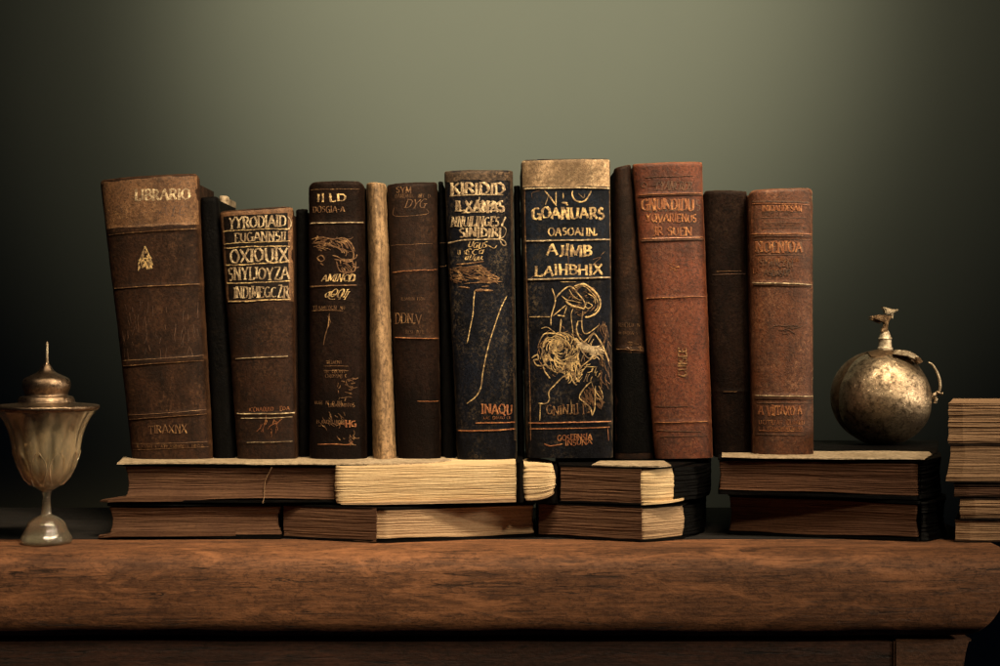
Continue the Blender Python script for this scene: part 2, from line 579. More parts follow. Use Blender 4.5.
        rr = random.Random(int(P[0][0] * 31 + P[0][1] * 17))
        ww = ww * (1 + np.array([rr.uniform(-.3, .3) for _ in P]))
        store = s.parts.setdefault(key, ([], []))
        n0 = len(store[0])
        for off, hh in ((-.5, -.0002), (-.27, h), (.27, h), (.5, -.0002)):
            Q = P + N * (ww * off)[:, None]
            R = s.surf(Q[:, 0], Q[:, 1], hh)
            store[0].extend(R.tolist())
        k = len(P)
        for r in range(3):
            for i in range(k - 1):
                a = n0 + r * k + i
                store[1].append((a, a + 1, a + k + 1, a + k))
        for i in (0, k - 1):
            store[1].append((n0 + i, n0 + k + i, n0 + 2 * k + i, n0 + 3 * k + i))

    def rule(s, key, yl, yr, w=1.2, u0=.03, u1=.97, h=.0006, ragged=.35, gaps=0):
        """line right across the spine"""
        key = s.sub(key, 'rule')
        rr = random.Random(int(yl * 13))
        pts = []
        for i in range(41):
            u = u0 + (u1 - u0) * i / 40
            py = yl + (yr - yl) * u + float(wob(int(yl * 7), u, ragged))
            f = (py - s.TL[1]) / (s.BL[1] - s.TL[1])
            xl = s.TL[0] + (s.BL[0] - s.TL[0]) * f
            xr = s.TR[0] + (s.BR[0] - s.TR[0]) * (py - s.TR[1]) / (s.BR[1] - s.TR[1])
            pts.append((xl + (xr - xl) * u, py))
        s.ribbon(key, pts, w, h, None, True)

    def text(s, key, txt, x0, x1, yc, h, pen=.3, w=None, slope=0.0, slant=0.0, rot=False, jit=.04, hh=.0006, serif=True):
        rr = random.Random(sum(ord(c) for c in txt) + int(yc))
        key = s.sub(key, 'row')
        gl = [GLYPH.get(c, GLYPH['I']) if c != ' ' else (.35, []) for c in txt]
        gap = .16
        tot = sum(g[0] for g in gl) + gap * (len(gl) - 1)
        length = (x1 - x0)
        kx = length / tot
        w = (w or h * .2) * 1.45
        cx = x0
        for g, c in zip(gl, txt):
            gh = h * (1 + rr.uniform(-.09, .09))
            dy = rr.uniform(-jit, jit) * h
            for st in g[1]:
                if rr.random() < .02:
                    continue
                pts = []
                for (gx, gy) in st:
                    gy = gy + rr.uniform(-.04, .04)
                    X = cx + (gx + rr.uniform(-.045, .045)) * kx + slant * (gy - .5) * gh
                    Yp = yc - (gy - .5) * gh + dy + slope * (X - (x0 + x1) / 2)
                    if rot:  # reads bottom to top; x0..x1 run along the height, yc is the x of the column
                        X, Yp = yc + (Yp - yc), x0 + x1 - X
                    pts.append((X, Yp))
                s.ribbon(key, pts, w, hh, pen + (pi / 2 if rot else 0), False, sub=1.0)
                if serif and len(st) <= 3 and abs(st[0][0] - st[-1][0]) < .15 and not rot:
                    for e in (pts[0], pts[-1]):
                        s.ribbon(key, [(e[0] - h * .14, e[1]), (e[0] + h * .14, e[1])], w * .45, hh, None, False, sub=.8)
            cx += (g[0] + gap) * kx

    def scrawl(s, key, x0, x1, yc, h, w=.7, n=None, slope=0.0, seed=0):
        """a line of worn, no longer legible small lettering"""
        rr = random.Random(int(x0 * 7 + yc * 3) + seed)
        key = s.sub(key, 'row')
        x = x0
        while x < x1 - h * .3:
            g = GLYPH[rr.choice('INUEAOSRTLHMDC')]
            k = h * rr.uniform(.6, .95)
            hh = h * rr.uniform(.75, 1.15)
            if rr.random() < .86:
                for st in g[1]:
                    pts = [(x + gx * k, yc - (gy - .5) * hh + slope * (x - x0)) for gx, gy in st]
                    s.ribbon(key, pts, w, .0004, .3, False, sub=.9)
            x += (g[0] + .22) * k

    def hatch(s, key, inside, n, L, ang, w=.7, seed=0, box=None, curl=.6, hh=.0005, one_way=False, spread=.35):
        rr = random.Random(seed)
        x0, y0, x1, y1 = box
        done = 0
        tries = 0
        while done < n and tries < n * 30:
            tries += 1
            x, y = rr.uniform(x0, x1), rr.uniform(y0, y1)
            if not inside(x, y):
                continue
            a = ang(x, y) + rr.uniform(-spread, spread)
            c = rr.uniform(curl * .5, curl) if one_way else rr.uniform(-curl, curl)
            pts = [(x, y)]
            l = L * rr.uniform(.4, 1.2)
            for i in range(6):
                x += cos(a) * l / 6
                y += sin(a) * l / 6
                a += c / 3
                pts.append((x, y))
            s.ribbon(key, pts, w * rr.uniform(.6, 1.5), hh, None, True, sub=1.2)
            done += 1

    def sub(s, key, f):
        s.cnt = getattr(s, 'cnt', 0) + 1
        return (key, s.cnt, f)

    def finish(s, names):
        """names: key -> (object name, material)"""
        for kk, (v, f) in s.parts.items():
            k = kk[0] if isinstance(kk, tuple) else kk
            nm, mt = names[k]
            if isinstance(kk, tuple) and kk[2] == 'rule':
                nm = 'blind_rule' if mt == 'blind' else 'gilt_rule'
            mesh_obj(nm, v, f, M[mt], s.base, s.root, smooth=False)


def arc(cx, cy, rx, ry, a0, a1, n=12):
    return [(cx + rx * cos(radians(a0 + (a1 - a0) * i / n)), cy + ry * sin(radians(a0 + (a1 - a0) * i / n))) for i in range(n + 1)]


GLYPH = {
    'A': (.8, [[(0, 0), (.4, 1)], [(.4, 1), (.8, 0)], [(.16, .36), (.64, .36)]]),
    'B': (.62, [[(.08, 0), (.08, 1)], [(.08, 1)] + arc(.3, .76, .26, .24, 90, -90) + [(.08, .52)], [(.08, .52)] + arc(.32, .26, .3, .26, 90, -90) + [(.08, 0)]]),
    'C': (.72, [arc(.4, .5, .38, .5, 50, 310)]),
    'D': (.74, [[(.08, 0), (.08, 1)], [(.08, 1)] + arc(.3, .5, .42, .5, 90, -90) + [(.08, 0)]]),
    'E': (.6, [[(.08, 0), (.08, 1)], [(.08, 1), (.56, 1), (.56, .86)], [(.08, .52), (.44, .52)], [(.08, 0), (.58, 0), (.58, .15)]]),
    'F': (.56, [[(.08, 0), (.08, 1)], [(.08, 1), (.56, 1)], [(.08, .52), (.42, .52)]]),
    'G': (.78, [arc(.4, .5, .38, .5, 50, 320), [(.72, .02), (.72, .44)], [(.5, .44), (.76, .44)]]),
    'H': (.76, [[(.08, 0), (.08, 1)], [(.68, 0), (.68, 1)], [(.08, .5), (.68, .5)]]),
    'I': (.2, [[(.1, 0), (.1, 1)]]),
    'J': (.4, [[(.3, 1), (.3, .1)], [(.3, .14), (.18, -.06), (0, .02)]]),
    'K': (.7, [[(.08, 0), (.08, 1)], [(.64, 1), (.12, .45)], [(.26, .56), (.7, 0)]]),
    'L': (.56, [[(.08, 0), (.08, 1)], [(.08, 0), (.56, 0), (.56, .18)]]),
    'M': (.9, [[(.08, 0), (.1, 1)], [(.1, 1), (.45, .1)], [(.45, .1), (.8, 1)], [(.8, 1), (.84, 0)]]),
    'N': (.78, [[(.08, 0), (.08, 1)], [(.08, 1), (.7, 0)], [(.7, 0), (.7, 1)]]),
    'O': (.8, [arc(.4, .5, .38, .5, 80, 440, 18)]),
    'P': (.6, [[(.08, 0), (.08, 1)], [(.08, 1)] + arc(.3, .73, .28, .27, 90, -90) + [(.08, .46)]]),
    'Q': (.84, [arc(.4, .5, .38, .5, 80, 440, 18), [(.42, .18), (.84, -.16)]]),
    'R': (.68, [[(.08, 0), (.08, 1)], [(.08, 1)] + arc(.3, .75, .26, .25, 90, -90) + [(.08, .5)], [(.28, .5), (.68, 0)]]),
    'S': (.56, [arc(.29, .75, .22, .25, 40, 260, 10) + arc(.27, .26, .25, .26, 80, -140, 10)]),
    'T': (.7, [[(.35, 0), (.35, 1)], [(0, .86), (0, 1), (.7, 1), (.7, .86)]]),
    'U': (.74, [[(.08, 1), (.08, .3)] + arc(.37, .3, .29, .3, 180, 360, 8) + [(.66, 1)]]),
    'V': (.78, [[(0, 1), (.39, 0)], [(.39, 0), (.78, 1)]]),
    'W': (1.05, [[(0, 1), (.28, 0)], [(.28, 0), (.52, .9)], [(.52, .9), (.78, 0)], [(.78, 0), (1.05, 1)]]),
    'X': (.74, [[(0, 1), (.74, 0)], [(.74, 1), (0, 0)]]),
    'Y': (.74, [[(0, 1), (.37, .48)], [(.74, 1), (.37, .48)], [(.37, .48), (.37, 0)]]),
    'Z': (.66, [[(.04, 1), (.62, 1)], [(.62, 1), (.04, 0)], [(.04, 0), (.66, 0), (.66, .15)]]),
    '.': (.14, [[(.07, 0), (.07, .1)]]),
    '-': (.3, [[(0, .45), (.3, .45)]]),
    'o': (.62, [arc(.3, .36, .28, .36, 80, 440, 14)]),
    'c': (.5, [arc(.3, .36, .28, .36, 45, 315)]),
    'n': (.6, [[(.08, 0), (.08, .72)], [(.08, .55)] + arc(.3, .44, .22, .28, 130, 0, 7) + [(.52, 0)]]),
    'u': (.6, [[(.06, .72), (.06, .2)] + arc(.28, .2, .22, .2, 180, 360, 7) + [(.5, .72)]]),
    'a': (.56, [arc(.26, .3, .24, .3, 60, 420, 12), [(.5, .66), (.5, 0)]]),
    's': (.44, [arc(.22, .53, .17, .18, 40, 260, 8) + arc(.21, .18, .19, .18, 80, -140, 8)]),
    'w': (.84, [[(0, .72), (.22, 0)], [(.22, 0), (.42, .6)], [(.42, .6), (.62, 0)], [(.62, 0), (.84, .72)]]),
    'r': (.42, [[(.08, 0), (.08, .72)], [(.08, .5), (.24, .7), (.42, .64)]]),
    'l': (.2, [[(.1, 0), (.1, 1.1)]]),
}

VG = 'old books standing upright in the row'

# 1 --- the big leaning brown book
b = Book('old_book', 'thick leaning brown leather book with tan head panel, leftmost of the upright row', (101, 181), (199, 174), (213, 458), (133, 458), 0.0, 'brown_mid', 11, 5, seed=11,
         depth=.09, bands=[(232, 228, .9, 3.6), (288, 284, .6, 1.8), (364, 357, .9, 3.2), (417, 411, .8, 2.8), (446, 442, .4, 2)], group=VG)
b.patch('head_panel', .0, 1, 183.5, 176.5, 230, 225, 'tan', .0004, 1.2)
b.rule('rule', 236, 229, 1.0); b.rule('rule', 229, 223, .7)
b.rule('rule', 289, 284, 1.0); b.rule('rule', 366, 360, .9); b.rule('rule', 361, 355, .6)
b.rule('rule', 419, 413, .8); b.rule('rule', 415, 409, .5); b.rule('rule', 443, 441, .5); b.rule('rule', 449, 446, .4)
b.text('title', 'LIBRARIO', 139, 192, 196, 10, w=2.4, slope=-.03, jit=.08)
b.text('sub', 'ATC', 163, 190, 212, 9, w=1.8, slant=.3, slope=-.08)
b.text('tail', 'TIRAXNX', 152, 190, 428, 8, w=.9, slope=-.03)
b.scrawl('tail', 140, 205, 445, 3, .4)
b.hatch('smear', lambda x, y: ((x - 128) / 24) ** 2 + ((y - 213) / 10) ** 2 < 1, 34, 9, lambda x, y: .2, .7, 5, (104, 203, 152, 223))
tri = lambda x, y: 247 < y < 267 and abs(x - 149 - (y - 257) * .05) < (y - 246) * .38
b.hatch('triangle', tri, 60, 4, lambda x, y: 1.25 if x > 149 else 1.9, 1.0, 6, (140, 246, 159, 268), .1, .0006)
for q in ([(149, 247), (145, 257), (141.5, 266)], [(149, 247), (153, 257), (156.5, 266)], [(142, 261), (149, 259), (156, 264)]):
    b.ribbon('triangle', q, 1.1)
b.hatch('faint', lambda x, y: 1, 60, 10, lambda x, y: 1.5, .4, 8, (120, 300, 200, 350), .2, .0003)
b.finish({'rule': ('gilt_rules', 'gilt_dim'), 'title': ('title_lettering', 'gilt_pale'), 'sub': ('blackened_lettering', 'blind'),
          'tail': ('tail_lettering', 'gilt_dim'), 'smear': ('rubbed_tooling', 'gilt_dim'), 'triangle': ('triangle_emblem', 'gilt'), 'faint': ('fine_tooling', 'blind')})

# 2 --- dark slim book beside it and the pale one behind
b = Book('old_book', 'slim plain black-brown book squeezed beside the big leaning brown book', (201, 198), (219, 197), (236, 458), (215, 458), .004, 'black', 6, 2, seed=21, group=VG, depth=.11, n=4)
b = Book('old_book', 'narrow cream book mostly hidden behind, only its pale top corner shows at left', (219.5, 196), (229, 196.5), (238, 453), (226, 453), .128, 'pale', 5, 2, seed=22, group=VG, depth=.05)
# 3 --- short book crowded with gold lettering
b = Book('old_book', 'short dark brown book with five crowded rows of gold lettering at its head', (220, 212), (294, 207), (297, 458), (238, 458), -.004, 'brown', 9, 5, seed=31,
         bands=[(358, 356, .5, 1.6), (414, 413, .7, 2.6), (442, 441, .4, 1.5)], group=VG, depth=.12)
b.patch('head_panel', 0, 1, 213.5, 208.5, 302, 301, 'tan', .0003, .6)
b.patch('title_label', .06, .93, 217.5, 213.5, 300.5, 298.5, 'dark_panel', .0006, .3)
for yl, yr, w_ in ((232, 229, 1.3), (245, 241, .9), (248.5, 246.5, 1.3), (266, 262.5, 1.5), (284, 281.5, 1.5), (302, 299.5, 1.4)):
    b.rule('rule', yl, yr, w_, .04, .95, .0011, .8)
b.text('t', 'YYRODIAID', 231, 287, 222.5, 11, w=1.9, slope=-.04, jit=.05, hh=.0012)
b.text('t', 'EUGANNSII', 237, 287, 237.5, 9, w=1.5, slope=-.04, jit=.05, hh=.0012)
b.text('t', 'OXIOUIX', 232, 289, 256, 12.5, w=2.3, slope=-.03, jit=.05, hh=.0012)
b.text('t', 'SNYLIOYZA', 230, 290, 274, 11.5, w=1.8, slope=-.02, jit=.05, hh=.0012)
b.text('t', 'INDIMEGCZR', 236, 290, 292.5, 10.5, w=1.6, slope=-.02, jit=.07, hh=.0012)
b.ribbon('t', [(289, 217), (292, 222), (291, 228), (286, 231)], 1.2, .0011)
b.rule('low', 359, 355.5, 1.0, .1, .9); b.rule('low', 413.5, 412.5, 1.2, .05, 1); b.rule('low', 418, 416.5, .8, .12, .95); b.rule('low', 442, 440.5, .5, .2, .95)
b.scrawl('script', 247, 290, 409, 4, .6, slope=-.03)
b.hatch('script', lambda x, y: ((x - 270) / 12) ** 2 + ((y - 430) / 9) ** 2 < 1, 16, 8, lambda x, y: -.9, .5, 4, (255, 420, 284, 440), 1.2)
b.finish({'rule': ('gilt_rules', 'gilt'), 't': ('title_lettering', 'gilt_pale'), 'low': ('tail_rules', 'gilt_pale'), 'script': ('tail_script', 'gilt_warm')})

# 4 --- recessed black
Book('old_book', 'thin black book sunk back between the gold-lettered short book and the portrait book', (296, 210), (308, 209), (309, 458), (298.5, 458), .02, 'black', 4, 2, seed=41, group=VG, depth=.09)

# 5 --- dark plum book with drawing
b = Book('old_book', 'dark plum-brown book with rounded head, small gold bird-head drawing and italic title', (309, 183), (365, 182), (367, 458), (310, 458), -.002, 'plum', 10, 8, seed=51,
         bands=[(224, 223, .6, 1.6), (287, 286, .4, 1.5)], group=VG)
b.rule('r1', 191, 190, .6, .05, .92); b.rule('rule', 224.2, 223.2, 1.2, .03, .98)
b.rule('r1', 286.8, 285.5, 1.3, .02, .86)
b.text('t', 'IIILD', 319, 347, 199, 7, w=1.8)
b.text('ta', 'DOSGIA-A', 314, 346, 210.5, 5.5, w=.8)
b.text('tb', 'AMINCD', 324, 356, 278.5, 6.5, w=1.1, slant=.35)
b.ribbon('tb', [(350.5, 276), (355.5, 276), (355.5, 281), (350.5, 281), (350.5, 276)], 1.1)
b.text('tg', 'aOOb', 328, 348, 293.5, 8, w=1.1, slant=.5)
b.text('tg', 'cll', 331, 350, 296, 7, w=.8, slant=.6)
# the drawing
head = [[(312, 240), (322, 238), (334, 240), (345, 239), (352, 244), (356, 252)], [(345, 239), (352, 248), (355, 256), (352, 262), (346, 262), (340, 258), (334, 256)],
        [(313, 244), (324, 243), (335, 247), (343, 250), (346, 254)], [(336, 260), (345, 261), (356, 259), (358, 255)], [(338, 262), (342, 272), (355, 272), (357, 262)],
        [(318, 258), (322, 262), (326, 260), (323, 256), (319, 258)], [(322, 264), (325, 266)]]
for q in head:
    b.ribbon('draw', q, 1.3)
b.hatch('draw', lambda x, y: (y < 251 and 313 < x < 350 and y > 239) or (259 < y < 272 and 339 < x < 355), 90, 7, lambda x, y: .25 + (x - 330) * .02, .8, 3, (312, 238, 358, 273), .9)
b.scrawl('script', 314, 348, 308, 4, .5); b.ribbon('script', [(313, 311), (330, 310.5), (345, 311)], .8)
b.ribbon('script', [(331, 313), (330, 325), (327, 335), (325, 345)], 1.0); b.ribbon('script', [(329, 316), (332, 322), (329, 328)], .6)
for yy, xa, xb in ((362, 328, 344), (371, 324, 347), (375.5, 327, 352), (402, 316, 345), (404.5, 330, 357), (421, 318, 352)):
    b.scrawl('script', xa, xb, yy, 3.6, .55)
for yy in (366, 370.5):
    b.ribbon('script', [(325, yy), (338, yy - .4), (350, yy)], .7)
b.hatch('s2', lambda x, y: 1, 26, 6, lambda x, y: 1.5 if int(x) % 2 else .1, .7, 9, (338, 376, 356, 398), .6)
b.hatch('s3', lambda x, y: 1, 22, 6, lambda x, y: .8, .5, 10, (320, 410, 345, 438), .9)
b.text('hg', 'HG', 347, 357, 423, 6, w=1.2); b.ribbon('hg', [(339, 423), (347, 423)], 1.0)
b.ribbon('hg', [(319, 443.5), (335, 443), (350, 443.5), (354, 440)], 1.0)
b.hatch('s4', lambda x, y: 1, 8, 8, lambda x, y: 1.3, .6, 12, (350, 429, 357, 440), 1)
b.finish({'rule': ('gilt_rule', 'gilt_pale'), 'r1': ('rubbed_rules', 'gilt_dim'), 't': ('title_lettering', 'gilt'), 'ta': ('small_lettering', 'gilt_dim'),
          'tb': ('italic_lettering', 'gilt'), 'tg': ('gilt_monogram', 'gilt'), 'draw': ('bird_head_drawing', 'gilt_dim'), 'script': ('gilt_script', 'gilt_dim'), 'hg': ('tail_monogram', 'gilt_warm'), 's2': ('gilt_script_block', 'gilt_dim'), 's3': ('gilt_flourish', 'gilt_dim'), 's4': ('gilt_flourish', 'gilt_dim')})

# 6 --- pale vellum book
Book('old_book', 'thin pale vellum book leaning right, the only light-coloured spine in the row', (366.5, 184), (386, 184), (396, 458), (373, 458), .002, 'vellum', 12, 2, seed=61, group=VG, n=2.2, sideamp=1.0)

# 7 --- dark brown faint
b = Book('old_book', 'dark brown book with faint rubbed lettering, right of the pale vellum spine', (387, 185), (437, 182.5), (441, 460), (398, 460), .003, 'plum', 9, 3, seed=71,
         bands=[(273, 270, .4, 1.6), (339, 338, .5, 1.6)], group=VG)
b.patch('upper_lit_panel', 0, 1, 187, 184, 338.5, 338, 'brown', .0003, .6)
b.rule('rule', 273, 269.5, 1.0, .05, .98, ragged=.9); b.rule('rule', 337.5, 338.5, 1.2, .05, 1); b.rule('dim', 246, 244, .5, .05, .9); b.rule('rule', 400, 401, .7, .5, .98)
b.text('dim', 'SYM', 397, 412, 191, 6, w=.9); b.scrawl('dim', 396, 432, 197, 4, .6); b.text('dim', 'DYG', 407, 427, 204.5, 8, w=1.0, slant=.4)
b.ribbon('dim', [(395, 208), (396, 217), (427, 215), (427, 210)], .7)
b.scrawl('dim', 402, 425, 299, 3, .4)
b.text('mid', 'DDN.V', 396, 422, 318.5, 10, w=1.1, slope=.02); b.scrawl('mid', 404, 426, 332, 3.2, .5)
b.finish({'rule': ('gilt_rules', 'gilt_warm'), 'dim': ('faint_lettering', 'gilt_dim'), 'mid': ('volume_lettering', 'gilt_dim')})

# 7b --- recessed
b = Book('old_book', 'very thin black book with two short gold lines, wedged left of the tall navy book', (438.5, 182), (443.5, 182), (456, 460), (442.5, 460), .014, 'black', 4, 1, seed=75, group=VG, depth=.1)
b.rule('rule', 243.5, 243, .9, .0, 1); b.rule('rule', 267, 266, 1.0, .0, 1)
b.finish({'rule': ('gilt_rules', 'gilt_dim')})

# 8 --- navy book with long drawn lines
b = Book('old_book', 'tall navy-black book with rubbed tan head, gold rows and two long drooping gold lines', (444, 172), (513, 171), (517, 460), (457.5, 460), -.004, 'navy', 10, 2, seed=81,
         bands=[(429, 429, .4, 1.4)], group=VG)
b.patch('head_panel', 0, 1, 173, 172, 182, 182, 'tan_dark', .0003, 2.6)
b.patch('rubbed_edge', .955, 1, 174, 174, 440, 440, 'tan_dark', .0003, 1)
b.text('t', 'KIRIDID', 451, 504, 190, 10.5, w=2.4, slope=0, hh=.0008); b.ribbon('t', [(450, 197), (475, 196.2), (503, 196)], 1.3)
b.text('t', 'ILXANAS', 456, 504, 207.5, 10.5, w=2.1, hh=.0008); b.ribbon('t', [(462, 214), (480, 213), (505, 211)], 1.3)
b.hatch('t', lambda x, y: 1, 26, 5, lambda x, y: -.5, 1.0, 77, (476, 203, 500, 211), .7)
b.text('t', 'NNUILINGESV', 452, 505, 222.5, 9, w=1.4, slant=.15, hh=.0008)
b.text('t', 'SINIDIRI', 460, 501, 233.5, 8.5, w=1.9, jit=.08, hh=.0008)
b.ribbon('t', [(501, 226), (506, 230), (504, 237), (498, 240)], 1.0)
b.ribbon('t', [(444.5, 243.5), (452, 243), (462, 241), (480, 240.5), (501, 240.3), (506, 245), (503, 246), (500, 241)], 1.4)
for i, (yy, xa, xb) in enumerate(((246, 469, 487), (252, 466, 484), (258, 466, 484))):
    b.text('t2', ('UGUS', 'CCa', 'aUuu.')[i], xa, xb, yy, 5.5, w=1.0, slant=.4, jit=.15)
b.ribbon('t2', [(488, 246), (494, 249), (497, 246)], .8); b.scrawl('t2', 458, 468, 253, 4, .5)
b.ribbon('draw', [(456, 265), (470, 264), (484, 262)], 1.4)
b.ribbon('draw', [(481, 266), (490, 274), (499, 279), (493, 279), (484, 273), (480, 267)], 1.7)
b.ribbon('draw', [(466, 268), (481, 266)], 1.3); b.ribbon('draw', [(464, 284), (480, 283), (502, 282)], 1.0)
b.hatch('draw', lambda x, y: x < 480 + (y - 266) * .8, 70, 12, lambda x, y: .12, .8, 21, (452, 267, 492, 283), .5)
b.hatch('dim', lambda x, y: ((x - 452) / 8) ** 2 + ((y - 275) / 8) ** 2 < 1, 22, 5, lambda x, y: .7, .6, 22, (444, 267, 460, 283), .8)
b.ribbon('draw', [(459, 287), (470, 288.5)], 1.6); b.ribbon('draw', [(482, 287), (489, 286.5)], 1.4)
b.ribbon('draw', [(475, 291), (482, 290.6), (493, 291)], 2.6)
b.ribbon('line', [(475, 291), (474, 300), (473, 315), (470, 330), (467.5, 343)], 1.1)
b.ribbon('line', [(507, 296), (501, 308), (495, 325), (488, 348), (483, 372), (481, 387), (476, 396), (467, 403)], 1.3)
b.text('low', 'INAQU', 482, 512, 408.5, 9, w=1.5, slope=.03); b.scrawl('low', 484, 511, 417, 3, .35)
b.rule('lr', 422, 422, 1.3, .33, .98); b.rule('lr', 430.5, 428.5, 1.5, .03, .98)
b.finish({'t': ('title_lettering', 'gilt_pale'), 't2': ('small_lettering', 'gilt'), 'draw': ('gilt_drawing', 'gilt_dim'), 'dim': ('rubbed_drawing', 'gilt_dim'),
          'line': ('drooping_lines', 'gilt'), 'low': ('tail_lettering', 'gilt_warm'), 'lr': ('tail_rules', 'gilt_warm')})

# 9 --- recessed navy
b = Book('old_book', 'sliver of a dark navy book sunk between the two tallest navy spines', (513.8, 186), (520.2, 186), (525, 458), (518, 458), .016, 'black', 4, 1, seed=91, group=VG, depth=.1)

# 10 --- the big one with the figure
b = Book('old_book', 'tallest book, worn tan head over navy label, ornate gold figure on its spine', (521, 161), (610, 159.5), (613, 457), (526.5, 457), -.010, 'navy', 9, 5, seed=101,
         bands=[(189.5, 189, .7, 1.8), (242, 240.5, .7, 1.6), (280, 278, .7, 1.6), (423, 422, .4, 1.5)], group=VG, n=4.5, depth=.13)
b.patch('head_panel', 0, 1, 162, 160.5, 187.8, 187.2, 'worn_top', .0005, .6)
b.patch('title_label', .035, .985, 191, 190.5, 279, 277.5, 'navy_label', .0003, .3)
b.rule('rule', 189.6, 189.0, 1.7, .02, .99, .0009); b.rule('rule', 242, 240.2, 1.7, .03, .99, .0009); b.rule('rule', 280.3, 277.8, 1.7, .05, .99, .0009)
b.ribbon('edge', [(524.5, 190), (525, 230), (527, 300), (529.5, 380), (530.5, 440)], 1.2); b.ribbon('edge', [(609, 191), (609.5, 230), (610, 276)], .8)
b.ribbon('edge', [(532, 199), (532, 194), (540, 191.5)], .7)
# N ! O
for q, w_ in (([(544, 191.5), (550, 199), (556, 207)], 1.9), ([(548, 197), (545, 206)], .8), ([(555.5, 193), (555.5, 206)], 1.5),
              ([(562.5, 194), (562.7, 200)], 2.0), ([(561, 204), (567, 204)], 2.2), ([(565, 204.5), (567, 206.5)], 2.2),
              ([(572, 192), (571.5, 196), (574, 201), (579, 203), (584, 202), (588, 197), (590.5, 192)], 1.9), ([(578, 195), (583, 199), (584, 195)], .7)):
    b.ribbon('t', q, w_, .0008)
b.text('t', 'GOANUARS', 532, 603, 214, 10.5, w=2.5, hh=.0008, jit=.06)
b.text('t', 'OASOANN.', 548, 596, 232.5, 7.5, w=1.5, hh=.0008)
b.text('t', 'AJIMB', 547, 590, 251, 10.5, w=2.5, hh=.0008, jit=.07)
b.text('t', 'LAIHBHIX', 535, 601, 270.5, 10, w=2.2, hh=.0008, slope=-.02, jit=.08)
for q in ([(567, 246), (568, 266)], [(592, 260), (600, 258), (594, 264), (601, 265)], [(528, 281), (534, 276)], [(600, 256), (604, 252)]):
    b.ribbon('fine', q, .7)
c1 = lambda L: [(520 + x / 9.516, 275 + y / 9.516) for x, y in L]
c2 = lambda L: [(520 + x / 9.516, 340 + y / 9.516) for x, y in L]
for q, w_ in (([(330, 230), (380, 170), (455, 115), (510, 135), (535, 170), (555, 190)], 1.5), ([(510, 110), (600, 92), (680, 140), (740, 210), (757, 290), (722, 360), (650, 400), (610, 400)], 2.0),
              ([(520, 125), (600, 110), (665, 160), (720, 230), (735, 300), (700, 350)], .8), ([(555, 190), (600, 250), (612, 300), (590, 330)], 1.5), ([(430, 250), (480, 290), (590, 320)], 2.0),
              ([(300, 130), (330, 230), (320, 300), (292, 400), (290, 480)], 1.3), ([(310, 390), (430, 290)], 1.1), ([(350, 385), (420, 395)], 1.8), ([(440, 300), (410, 390)], .8), ([(385, 420), (375, 540)], 1.7),
              ([(545, 440), (530, 520), (560, 600), (620, 655)], 1.6), ([(590, 340), (580, 470), (600, 550), (650, 550), (740, 480)], 1.1), ([(500, 320), (480, 380), (490, 480), (500, 560)], .8),
              ([(90, 400), (280, 400)], 1.1), ([(640, 640), (690, 560), (740, 610), (780, 690)], 1.6), ([(600, 640), (700, 540)], 1.4), ([(380, 70), (530, 70)], .7),
              ([(460, 140), (500, 200), (560, 240), (600, 230)], .8), ([(620, 260), (680, 290), (640, 320), (610, 290), (650, 260)], .7), ([(640, 180), (700, 220), (710, 280)], .7),
              ([(390, 200), (440, 240), (500, 250), (580, 270)], .9), ([(180, 640), (230, 560), (330, 560), (440, 590)], 1.3), ([(200, 510), (260, 500), (340, 560)], .9), ([(540, 440), (590, 440)], .8)):
    b.ribbon('fig', c1(q), w_, .0007)
fan = lambda x, y: 0 <= (x - 576) and x < 596 and y > 342 + (x - 576) * .28 and y < 342 + (x - 576) * .28 + 10 - abs(x - 589) * .55
b.hatch('bright', fan, 60, 9, lambda x, y: .35, 1.3, 31, (575, 341, 597, 360), .2, .0007)
b.ribbon('bright', c2([(530, 10), (600, 60), (720, 75), (660, 172), (600, 130), (560, 60)]), 1.3, .0008)
for q, w_ in (([(745, 120), (640, 200), (560, 270), (550, 325)], 1.2), ([(600, 250), (730, 255)], .8), ([(110, 170), (160, 140), (170, 180), (130, 190), (160, 240), (230, 235), (235, 190)], 1.7),
              ([(215, 250), (240, 310), (280, 360)], 1.6), ([(460, 320), (400, 350), (330, 420), (270, 490), (275, 560), (240, 600), (175, 598)], 1.3), ([(190, 600), (185, 760)], 1.1),
              ([(500, 320), (530, 370), (560, 395)], 2.2), ([(530, 50), (545, 140), (530, 240), (520, 330)], 1.4), ([(740, -20), (790, 80), (840, 200)], 1.4), ([(700, 100), (760, 150), (790, 190)], .8),
              ([(670, 390), (600, 460), (558, 540), (600, 585), (660, 640), (680, 715)], 1.3), ([(710, 430), (705, 560), (705, 640), (680, 715)], 1.2), ([(670, 390), (700, 470), (770, 560)], .8), ([(740, 430), (775, 500), (775, 560), (705, 540)], .7),
              ([(480, 560), (485, 690)], .9), ([(190, 60), (210, 100), (190, 180)], 1.2)):
    b.ribbon('fig', c2(q), w_, .0007)
inbody = lambda x, y: ((x - 561) / 20) ** 2 + ((y - 352) / 21) ** 2 < 1
b.hatch('fig', inbody, 120, 11, lambda x, y: math.atan2(y - 350, x - 561) + 1.57, .85, 41, (538, 330, 585, 375), 1.0, one_way=True, spread=.12)
b.hatch('fig', lambda x, y: ((x - 556) / 9) ** 2 + ((y - 346) / 9) ** 2 < 1, 34, 7, lambda x, y: math.atan2(y - 346, x - 556) + 1.57, .8, 47, (545, 336, 567, 358), 1.6, one_way=True, spread=.1)
b.hatch('fig', lambda x, y: ((x - 571) / 9) ** 2 + ((y - 366) / 12) ** 2 < 1, 40, 8, lambda x, y: 1.45, 1.2, 43, (560, 352, 582, 380), .6)
